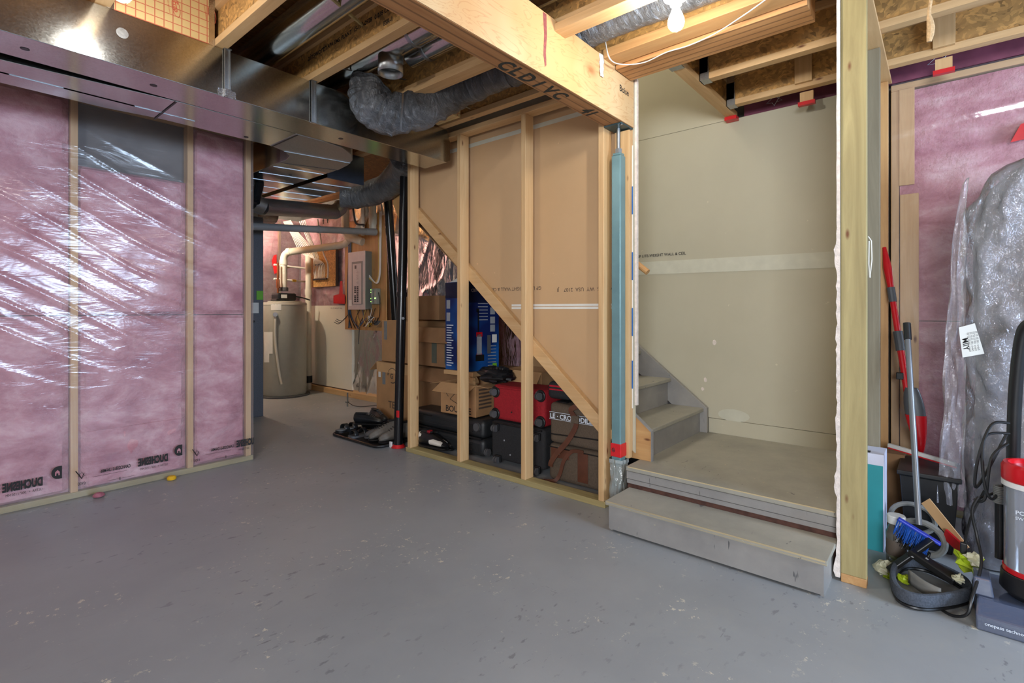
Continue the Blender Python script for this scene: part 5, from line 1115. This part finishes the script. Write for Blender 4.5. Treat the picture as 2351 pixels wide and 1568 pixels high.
for i in range(7):
    y = 5.95 - .07 * i
    wire('cable', ('yellow loose wire directly under the left panel corner', 'black loose wire crossing the yellow one under the panel', 'blue loose wire tangled under the panel middle', 'second yellow loose wire under the panel middle', 'black loose wire under the right panel corner', 'white loose wire under the right panel corner', 'black loose wire nearest the wall socket')[i], [(3.82, y, 1.20 if i < 4 else 1.22), (3.80, y + .06 * rnd.uniform(-1, 1), 1.08), (3.79, y + .12 * rnd.uniform(-1, 1), .98), (3.80, y - .1 * rnd.random(), 1.05 + .05 * rnd.random()), (3.81, y - .15 * rnd.random(), 1.10)], .0045, ('cable_yellow', 'black', 'cable_blue', 'cable_yellow', 'black', 'cable_white', 'black')[i], 'loose wires under the panel')
wire('cable', 'single black cord with plug hanging below the loose wires', [(3.82, 5.88, 1.03), (3.80, 5.86, .90), (3.80, 5.87, .80), (3.80, 5.87, .745)], .005, 'black')
for i in range(5): wire('cable', ('yellow cable entering the panel side lowest', 'yellow cable entering the panel side above the lowest', 'middle pale cable curving into the panel side', 'pale cable curving into the panel side just above the middle', 'topmost pale cable curving into the panel side')[i], [(3.85, 5.52 - .02 * i, 2.45), (3.85, 5.50 - .012 * i, 1.95), (3.845, 5.50 - .01 * i, 1.64), (3.835, 5.56 - .01 * i, 1.555 - .005 * i), (3.82, 5.662, 1.60 + .012 * i)], .006, 'cable_white' if i > 1 else 'cable_yellow', 'pale cables right of the panel')
wire('cable', 'thick black cable sagging from the black pipe to the risers', [(2.97, 4.70, 2.30), (3.2, 5.0, 2.17), (3.5, 5.3, 2.22), (3.66, 5.55, 2.25)], .012, 'black')
wire('cable', 'black cord looping from the modem downward', [(3.82, 5.46, 1.42), (3.80, 5.40, 1.25), (3.82, 5.45, 1.10), (3.82, 5.55, 1.02), (3.82, 5.60, 1.06)], .005, 'black')
pw = thing('power_adapter', 'dark power adapter hanging under the modem', 'adapter', (3.83, 5.5, 1.0)); MB().box((3.82, 5.47, 1.0), (3.858, 5.56, 1.06)).build('case', M['grey_rubber'], pw, bevel=.004); MB().tube([(3.84, 5.52, 1.06), (3.84, 5.50, 1.10)], .004, 6).build('cord', M['black'], pw)
ol = thing('wall_outlet', 'white socket with yellow tag under the electrical panel', 'socket', (3.85, 5.68, 1.05)); MB().box((3.845, 5.66, 1.0), (3.861, 5.73, 1.12)).build('plate', M['white'], ol, bevel=.002); MB().box((3.835, 5.64, .99), (3.8445, 5.72, 1.03)).build('yellow_tag', M['yellow'], ol)
for i, px in enumerate((742, 752)):
    q = PX(px, 470, X=3.5); m = MB()
    for k in range(9): m.box((q.x - .004, q.y - .010 if k % 2 else q.y - .004, 2.58 - .028 * k - .026), (q.x + .004, q.y + .010 if k % 2 else q.y + .004, 2.58 - .028 * k))
    tag(m.build('hanging_strap', M['black'], None), ('left perforated hanging strap above the grey pipe', 'right perforated hanging strap above the grey pipe')[i], 'strap')
o = tag(MB().box((3.30, 4.75, 2.545), (3.345, 7.2, 2.586)).build('ceiling_board', M['fir_y'], None), 'orange board along the ceiling above the white risers', 'board')
p = PX(798, 933, Z=0)
o = thing('ground_rod', 'short rusty rod with clamp standing up from the floor by the wall', 'rod', (p.x, p.y, 0)); MB().cyl((p.x, p.y, 0), (p.x, p.y, .17), .010, 10).build('rod', M['steel'], o); MB().box((p.x - .02, p.y - .012, .045), (p.x + .02, p.y + .03, .065)).build('clamp', M['steel'], o, bevel=.003)
MB().tube(spline([(p.x, p.y - .01, .055), (p.x + .02, p.y - .10, .02), (p.x + .08, p.y - .20, .012), (p.x + .22, p.y - .30, .02)], 6), .004, 6).build('ground_wire', M['black'], o)
o = tag(crump((3.885, 5.45, .32), .05, 5, (.3, 1, 1.3), 10).build('red_sheathing_tape', M['red_tape'], None), 'crumpled red tape patch low on the utility film', 'tape')
o = tag(MB().prism([(6.28, 1.28), (6.60, 1.29), (6.60, 1.40), (6.45, 1.42), (6.42, 1.60), (6.37, 1.60), (6.36, 1.42), (6.28, 1.40)], 'x', 3.862, 3.864).build('red_sheathing_tape', M['red_tape'], None), 'red tape strip on the film below the strand board', 'tape')
FX3 = thing('flex_duct_end', 'flexible duct end behind the steel duct above the pink film', 'flexible duct', (2.6, 6.6, 2.5)); flexduct('jacket', '', [(2.3, 6.3, 2.42), (2.7, 6.55, 2.40), (3.05, 6.7, 2.42)], .10, FX3, .08)
# ------------------------------------------------------------------ storage corner right of the end post
TB = thing('teal_box', 'tall box with teal front and pale lilac side by the end post', 'box', (3.19, .27, 0))
MB().box((3.104, .222, .0), (3.275, .336, .480)).build('box_body', M['lilac'], TB, bevel=.002)
MB().box((3.1005, .226, .0), (3.1035, .336, .425)).build('teal_front', M['teal_card'], TB)
MB().box((3.12, .28, .4805), (3.16, .31, .4812)).build('printed_mark', M['ink'], TB)
BN = thing('black_bin', 'black plastic storage bin behind the grey pole in the storage corner', 'bin', (3.42, .03, 0))
MB().loft([[V(3.42 + sx * a, .055 + sy * b, z) for sx, sy in ((-1, -1), (1, -1), (1, 1), (-1, 1))] for a, b, z in ((.14, .09, 0), (.16, .115, .36), (.175, .125, .362), (.175, .125, .385))]).build('bin_body', M['black'], BN, bevel=.006)
FB = thing('flat_board_box', 'flat white and red printed box lying across the black bin', 'flat box', (3.45, .05, .39))
MB().bar(PX(2040, 1022, X=3.55), PX(2196, 1068, X=3.40), .02, .022).build('box_body', M['white_paper'], FB, bevel=.002)
MB().bar(PX(2040, 1028, X=3.53), PX(2196, 1074, X=3.38), .004, .006).build('red_stripe', M['red_tape'], FB)
cp_ = tag(MB().box((3.52, .16, 0), (3.70, .245, .40)).build('brown_carton', M['card_dark'], None, bevel=.003), 'plain brown carton standing behind the teal box', 'cardboard box')
# red spray mop leaning in the corner
MP = thing('red_spray_mop', 'red spray mop with grey collars leaning against the storage wall', 'mop', (3.66, .2, .1))
A_, B_, C_, D_ = PX(2030, 568, X=3.80), PX(2045, 660, X=3.76), PX(2084, 905, X=3.68), PX(2104, 1035, X=3.66)
a = MB(); a.tube([A_, A_.lerp(B_, .5), B_], [.010, .022, .016], 12); a.build('handle_grip', M['red_plastic'], MP, bevel=0)
MB().cyl(B_, B_.lerp(C_, .14), .020, 14).build('grey_collar', M['mop_grey'], MP); MB().cyl(B_.lerp(C_, .1401), B_.lerp(C_, .42), .0155, 14).build('pole', M['red_plastic'], MP)
MB().cyl(B_.lerp(C_, .4201), B_.lerp(C_, .60), .024, 14).build('grey_collar', M['mop_grey'], MP); MB().cyl(B_.lerp(C_, .6001), D_.lerp(C_, .7), .0175, 14).build('pole', M['red_plastic'], MP)
q = B_.lerp(C_, .9); MB().box((q.x - .02, q.y + .01, q.z + .02), (q.x + .01, q.y + .045, q.z + .06)).build('clip', M['black'], MP, bevel=.004)
hd_ = []
for k in range(13):
    t_ = k / 12; c = PX(2092, 890, X=3.68).lerp(PX(2116, 1042, X=3.66), t_); r = .055 * math.sin(PI * min(1, .12 + t_ * .86)) ** .6 * (1 - .35 * t_)
    hd_.append((c, r))
def msh(k0, k1, mt, nm, s_=1.0):
    MB().loft([[c + V(.55 * r * s_ * math.sin(a), r * s_ * math.cos(a), 0) for a in [2 * PI * j / 20 for j in range(20)]] for c, r in hd_[k0:k1]]).build(nm, M[mt], MP)
msh(0, 6, 'mop_grey', 'bottle_cover'); msh(5, 13, 'red_plastic', 'bottle_base', 1.03)
PO = thing('grey_pole', 'grey pole with black grip leaning over the blue bristled brush', 'pole', (2.95, .1, .15))
P0, P1 = PX(2082, 742, X=3.30), PX(2110, 1205, X=2.98)
MB().cyl(P0.lerp(P1, .09), P1, .0125, 16).build('shaft', M['pole_grey'], PO); MB().cyl(P0, P0.lerp(P1, .0899), .0165, 16).build('grip', M['black'], PO)
SBR = thing('snow_brush', 'blue bristled brush head on a black folding frame, at the pole foot', 'brush', (2.93, .1, .1))
b0, b1 = PX(2062, 1190, X=2.93), PX(2160, 1250, X=2.93)
MB().bar(b0, b1, .03, .012, (0, 0, 1)).build('brush_back', M['blue_plastic'], SBR, bevel=.004)
m = MB(); rb = random.Random(5)
for k in range(90):
    p = b0.lerp(b1, rb.random() * .8); d = V(rb.uniform(-.02, .02) - .01, .022 + rb.uniform(-.01, .01), -.075 + rb.uniform(-.01, .015)); m.tube([p, p + d], [.0022, .0012], 4)
tag(m.build('bristles', M['blue_bristle'], SBR), None, None, None, 'stuff')
m = MB()
for k in range(60):
    p = b0.lerp(b1, .1 + rb.random() * .8) + V(.005, .012, -.06); d = V(rb.uniform(-.02, .02), .015 + rb.uniform(-.01, .01), -.04 + rb.uniform(-.01, .015)); m.tube([p, p + d], [.0022, .0012], 4)
tag(m.build('bristles', M['black'], SBR), None, None, None, 'stuff')
MB().bar(PX(2040, 1310, X=2.82), PX(2140, 1240, X=2.90), .035, .018).build('arm', M['black'], SBR, bevel=.004)
MB().bar(PX(2090, 1265, X=2.86), PX(2195, 1335, X=2.80), .05, .030).build('arm', M['black'], SBR, bevel=.006)
for a_ in ((2127, 1284), (2096, 1278)): q = PX(*a_, X=2.835); MB().lathe([(0, -.009), (.009, 0), (0, .009)], q, 14).build('bolt', M['silver'], SBR)
# foam padded ring
def band(name, mat, pts, hw, th, par):
    """a padded band: closed path swept by an upright rounded rectangle"""
    P_ = spline(pts, 10, True); mb = MB(); n = len(P_); rings = []
    for i, p in enumerate(P_):
        d = (P_[(i + 1) % n] - P_[i - 1]).normalized(); r = V(d.y, -d.x, 0).normalized(); u = V(0, 0, 1)
        rings.append([p + r * th * math.copysign(abs(math.cos(a)) ** .6, math.cos(a)) + u * hw * math.copysign(abs(math.sin(a)) ** .6, math.sin(a)) for a in [2 * PI * k / 12 for k in range(12)]])
    vs = [q for r in rings for q in r]; fs = [(i * 12 + k, i * 12 + (k + 1) % 12, ((i + 1) % n) * 12 + (k + 1) % 12, ((i + 1) % n) * 12 + k) for i in range(n) for k in range(12)]
    return mb.add(vs, fs).build(name, M[mat], par)
FR = thing('foam_ring', 'charcoal foam padded loop lying on the floor in the storage corner', 'padded loop', (2.80, .05, 0))
rp_ = [PX(a, b, Z=.045) for a, b in ((2050, 1318), (2062, 1358), (2110, 1378), (2170, 1376), (2222, 1362), (2215, 1338), (2170, 1312), (2120, 1292), (2075, 1290))]
band('foam_loop', 'foam', rp_, .026, .011, FR)
MB().tube([p + V(0, 0, -.034) for p in spline(rp_, 6, True)], .0075, 8, closed=True).build('base_rail', M['black'], FR)
g0, g1 = PX(2085, 1308, Z=.085), PX(2160, 1352, Z=.075)
MB().grid(lambda u, v: g0.lerp(g1, u) + V(-.02 * math.sin(PI * u), 0, -.055 * v), 10, 3).build('foam_tongue', M['foam_light'], FR, thick=.008)
GR = thing('grey_band_ring', 'light grey hoop standing behind the blue brush', 'hoop', (3.02, .07, 0))
hc_ = PX(2115, 1235, X=3.05); m = MB()
pts = [hc_ + V(.0 + .02 * math.cos(a), .085 * math.cos(a), .075 * math.sin(a)) for a in [2 * PI * k / 28 for k in range(28)]]
m.tube(pts, .014, 8, closed=True); m.build('hoop', M['foam_light'], GR)
GR2 = thing('grey_band_ring', 'taller grey hoop in front of the black bin', 'hoop', (3.15, .12, 0))
pts = [PX(2095, 1190, X=3.16) + V(0, .085 * math.cos(a), .07 * math.sin(a)) for a in [2 * PI * k / 28 for k in range(28)]]
MB().tube(pts, .011, 8, closed=True).build('hoop', M['foam_light'], GR2)
MB().bar(PX(2125, 1150, X=3.12), PX(2215, 1262, X=3.02), .045, .006, (1, 0, .3)).build('cardboard_strip', M['card_light'], None); tag(bpy.data.objects['cardboard_strip'], 'tan cardboard strip slanting in front of the black bin', 'cardboard')
o = tag(MB().bar(PX(2170, 1225, X=3.03), PX(2216, 1268, X=2.95), .05, .010, (1, 0, .3)).build('red_booklet', M['red_plastic'], None, bevel=.001), 'red and white folded booklet under the cardboard strip', 'booklet')
BT = thing('jar_bottle', 'clear bottle with white cap beside the teal box', 'bottle', (3.0, .165, 0))
MB().lathe([(.0, .001), (.036, .001), (.040, .02), (.040, .15), (.030, .18), (.026, .195)], (3.0, .168, 0), 24).build('bottle_body', film('bottle_plastic', .08, 1, .3, .08, tint=(.7, .68, .64), hz=(.3, .27, .24)), BT)
MB().lathe([(.0, .195), (.036, .195), (.037, .228), (.034, .232), (0, .232)], (3.0, .168, 0), 24).build('cap', M['white'], BT)
MB().lathe([(.0401, .05), (.0405, .051), (.0405, .12), (.0401, .121)], (3.0, .168, 0), 24).build('label', plain('dim_label', (96, 84, 74), .7), BT)
for i, (px, py, X_, r, mt, lab, sq) in enumerate(((2030, 1315, 2.86, .040, 'pale_wrap', 'crumpled pale and lime wrapper beside the end post foot', (1, 1, .9)), (2066, 1278, 3.0, .034, 'lime', 'lime wrapper under the clear bottle', (1, 1, .8)), (2080, 1340, 2.82, .030, 'lime', 'lime wrapper scrap inside the foam loop', (1, 1, .7)),
        (2222, 1290, 2.86, .042, 'lime', 'bright lime crumpled wrapper by the cord plug', (1, 1, .8)), (2236, 1283, 2.83, .028, 'pale_wrap', 'white side of the crumpled wrapper by the cord plug', (1, 1, .8)), (2200, 1328, 2.78, .022, 'pale_wrap', 'small white torn wrapper next to the foam loop', (1, 1, .7)), (2110, 1262, 2.97, .030, 'lime', 'lime wrapper behind the black brush frame', (1, 1, .6)), (2040, 1335, 2.83, .024, 'lime', 'lime scrap on the floor left of the foam loop', (1, .8, .7)))):
    q = PX(px, py, X=X_); q.z = max(q.z, r * .4)
    tag(crump(q, r, 11 + i * 3, sq, 9, .8).build('crumpled_wrapper', M[mt], None, smooth=False), lab, 'wrapper', 'crumpled wrappers in the storage corner')
# wrapped tall bag
WBAG = thing('wrapped_bag', 'tall dark rolled item wrapped in crinkled clear plastic with a paper label', 'wrapped bag', (3.35, -.45, 0))
def rbox_ring(z, g=0, sd=0, n=64):
    top = max(0, (z - 1.62) / .33); shr = (1 - top ** 2.2 * .75) if top < 1 else .25
    out = []
    for k in range(n):
        a = 2 * PI * k / n; c, s_ = math.cos(a), math.sin(a); x = math.copysign(abs(c) ** .45, c) * (.16 + g); y = math.copysign(abs(s_) ** .45, s_) * (.40 * shr + g)
        d = sd * (noise.noise(V(x * 9, y * 9, z * 3.5)) + .5 * noise.noise(V(x * 25, y * 25, z * 13)))
        out.append(V(3.38 + x * (1 + d), -.52 + y + d * .25, z))
    return out
zs = [.02 + 1.90 * k / 40 for k in range(41)]
MB().loft([rbox_ring(z, 0, .03) for z in zs]).build('inner_roll', M['dark_wrap'], WBAG)
zs = [.012 + 1.965 * k / 110 for k in range(111)]
MB().loft([rbox_ring(z, .03 + .012 * noise.noise(V(z * 4, 0, 0)), .16, 120) for z in zs]).build('plastic_sleeve', M['film_bag'], WBAG)
MB().grid(lambda u, v: PX(2258 - 60 * u + 0 * v, 405, X=3.20) + V(0, 0, 0), 1, 1) 
def fin(u, v):
    z = .25 + 1.58 * v; y = -.09 + (.01 + .10 * u) * max(0, 1 - v) ** .45 + .012 * noise.noise(V(u * 3, 1, z * 5)) ; return V(3.26 + .03 * noise.noise(V(u * 5, 4, z * 6)), y, z)
MB().grid(fin, 10, 90).build('plastic_fin', M['film_bag'], WBAG)
p_ = [PX(2201, 752, X=3.16), PX(2238, 742, X=3.16), PX(2260, 812, X=3.16), PX(2210, 821, X=3.16)]
lb = MB().add(p_, [(0, 1, 2, 3)]).build('paper_label', M['white_paper'], WBAG, smooth=False, thick=.0006)
ur = (p_[1] - p_[0]).normalized(); dn = (p_[3] - p_[0]).normalized()
text('YIIM', .030, p_[3] + (p_[2] - p_[3]) * .10 + V(-.0015, 0, .0) - dn * .03, -dn, ur, M['ink'], WBAG, name='printed_text', bold=.0006)
for k in range(4): text('Fabric 100 55 07 55', .011, p_[3] + (p_[2] - p_[3]) * (.34 + .13 * k) + V(-.0015, 0, 0) - dn * .02, -dn, ur, M['ink'], WBAG)
# upright vacuum
UV = thing('upright_vacuum', 'upright vacuum with clear bin, red rings and tinted floor head', 'vacuum cleaner', (2.74, -.30, 0))
tc = V(2.755, -.272, 0); tr_ = .092
MB().lathe([(tr_, .215), (tr_, .53)], tc, 48).build('dust_tank', M['tank_smoke'], UV)
MB().lathe([(tr_ * .55, .215), (tr_ * .5, .30), (tr_ * .30, .32), (tr_ * .34, .50), (0, .52)], tc, 32).build('inner_cone', M['grey_rubber'], UV)
MB().lathe([(tr_ + .004, .545), (tr_ + .008, .55), (tr_ + .008, .60), (tr_ + .001, .612), (tr_ - .012, .612), (tr_ - .013, .595)], tc, 48).build('red_ring', M['red_plastic'], UV)
MB().lathe([(tr_ + .002, .522), (tr_ + .007, .525), (tr_ + .007, .5445), (tr_ + .003, .5448)], tc, 48).build('white_ring', M['white'], UV)
MB().lathe([(0, .594), (tr_ - .014, .594)], tc, 40).build('lid', M['white'], UV)
MB().prism([(-.30, .595), (-.262, .595), (-.275, .70), (-.30, .70)], 'x', 2.72, 2.75).build('lid_handle', M['white'], UV)
MB().lathe([(tr_ + .003, .196), (tr_ + .004, .197), (tr_ + .004, .214), (tr_ + .001, .2145)], tc, 48).build('red_ring', M['red_plastic'], UV)
MB().lathe([(0, .10), (.075, .10), (.105, .13), (.100, .195), (0, .195)], tc, 40).build('motor_housing', M['black'], UV, bevel=.003)
m = MB()
for k in range(7): m.box((2.655, -.262 + .0 * k, .118 + .011 * k), (2.662, -.235, .123 + .011 * k))
m.build('vents', M['grey_rubber'], UV)
hs = [(2.60, -.098), (2.60, -.60), (2.98, -.60), (2.98, -.098)]
MB().loft([[V(2.585, -.095, 0), V(2.585, -.60, 0), V(2.92, -.60, 0), V(2.92, -.095, 0)], [V(2.583, -.093, .055), V(2.583, -.60, .055), V(2.92, -.60, .055), V(2.92, -.093, .055)], [V(2.64, -.10, .098), V(2.64, -.60, .098), V(2.92, -.60, .098), V(2.92, -.10, .098)]]).build('floor_head', M['base_blue'], UV, bevel=.006)
MB().box((2.60, -.58, .012), (2.90, -.112, .05)).build('brush_roll', M['navy'], UV, bevel=.012)
MB().loft([[V(2.66, -.088, .098), V(2.66, -.15, .098), V(2.78, -.15, .098), V(2.78, -.088, .098)], [V(2.665, -.09, .165), V(2.665, -.14, .165), V(2.77, -.14, .165), V(2.77, -.09, .165)]]).build('clear_corner', M['base_blue'], UV, bevel=.006)
text('onepass technology', .0165, (2.5815, -.118, .026), (0, -1, 0), (0, 0, 1), M['print_white'], UV, bold=.0003)
ta = lambda a, z, r=tr_ + .0012: tc + V(-r * math.cos(a), r * math.sin(a), z)
q = ta(.30, .44); tx = V(-math.sin(.30) * -1, 0, 0)
dirr = V(-math.sin(.25), -math.cos(.25), 0)
text('POWER', .020, PX(2331, 1180, X=2.672), V(-.20, -1, 0), (0, 0, 1), M['print_white'], UV, bold=.0004); text('SWIRL', .015, PX(2331, 1192, X=2.672), V(-.20, -1, 0), (0, 0, 1), M['print_white'], UV, bold=.0002)
q = ta(.36, .43, tr_ + .0015); MB().add([q + V(-.05, .5, 0).normalized() * .0 + V(0, .012 * math.cos(a) * (1 if k % 2 else .6), .014 * math.sin(a) * (1 if k % 2 else .6)) for k, a in enumerate([2 * PI * j / 16 for j in range(16)])], [tuple(range(16))]).build('green_emblem', M['green_label'], UV, smooth=False)
MB().tube(spline([(2.93, -.20, .20), (2.93, -.20, .55), (2.91, -.21, .85), (2.88, -.235, 1.08), (2.86, -.25, 1.145), (2.86, -.29, 1.15), (2.87, -.33, 1.12)], 6), [.03] * 12 + [.024] * 25, 14).build('handle', M['black'], UV) if False else MB().tube(spline([(2.93, -.215, .20), (2.93, -.22, .55), (2.91, -.225, .85), (2.88, -.24, 1.08), (2.86, -.262, 1.145), (2.86, -.30, 1.15), (2.87, -.34, 1.12)], 6), .022, 14).build('handle', M['black'], UV)
MB().cyl((2.83, -.175, .20), (2.83, -.175, .42), .016, 14).build('hose', M['black'], UV)
m = MB()
for k in range(10): m.tube([V(2.83 + .018 * math.cos(a), -.175 + .018 * math.sin(a), .425 + .007 * k) for a in [2 * PI * j / 14 for j in range(14)]], .0035, 5, closed=True)
m.build('hose_cuff', M['foam_light'], UV)
for i, pts in enumerate(([(2.88, -.205, .74), (2.84, -.15, .73), (2.80, -.11, .60), (2.80, -.10, .48), (2.84, -.13, .52), (2.88, -.20, .70)], [(2.87, -.205, .70), (2.82, -.13, .68), (2.79, -.125, .52), (2.80, -.15, .44), (2.85, -.19, .50)], [(2.86, -.20, .66), (2.82, -.15, .60), (2.80, -.13, .44), (2.82, -.10, .42), (2.86, -.16, .45)])):
    MB().tube(spline(pts, 8), .0055, 7).build('cord', M['black'], UV)
MB().tube(spline([(2.80, -.11, .44), (2.79, -.09, .38), (2.78, -.105, .28), (2.72, -.115, .20), (2.62, -.085, .10), (2.60, -.07, .04), (2.62, -.03, .008), (2.66, .02, .008)], 8), .0055, 7).build('cord', M['black'], UV)
MB().tube(spline([(2.84, -.13, .46), (2.85, -.09, .34), (2.86, -.07, .22)], 8), .005, 7).build('cord', M['black'], UV); MB().box((2.85, -.078, .175), (2.872, -.055, .22)).build('plug', M['black'], UV, bevel=.004)
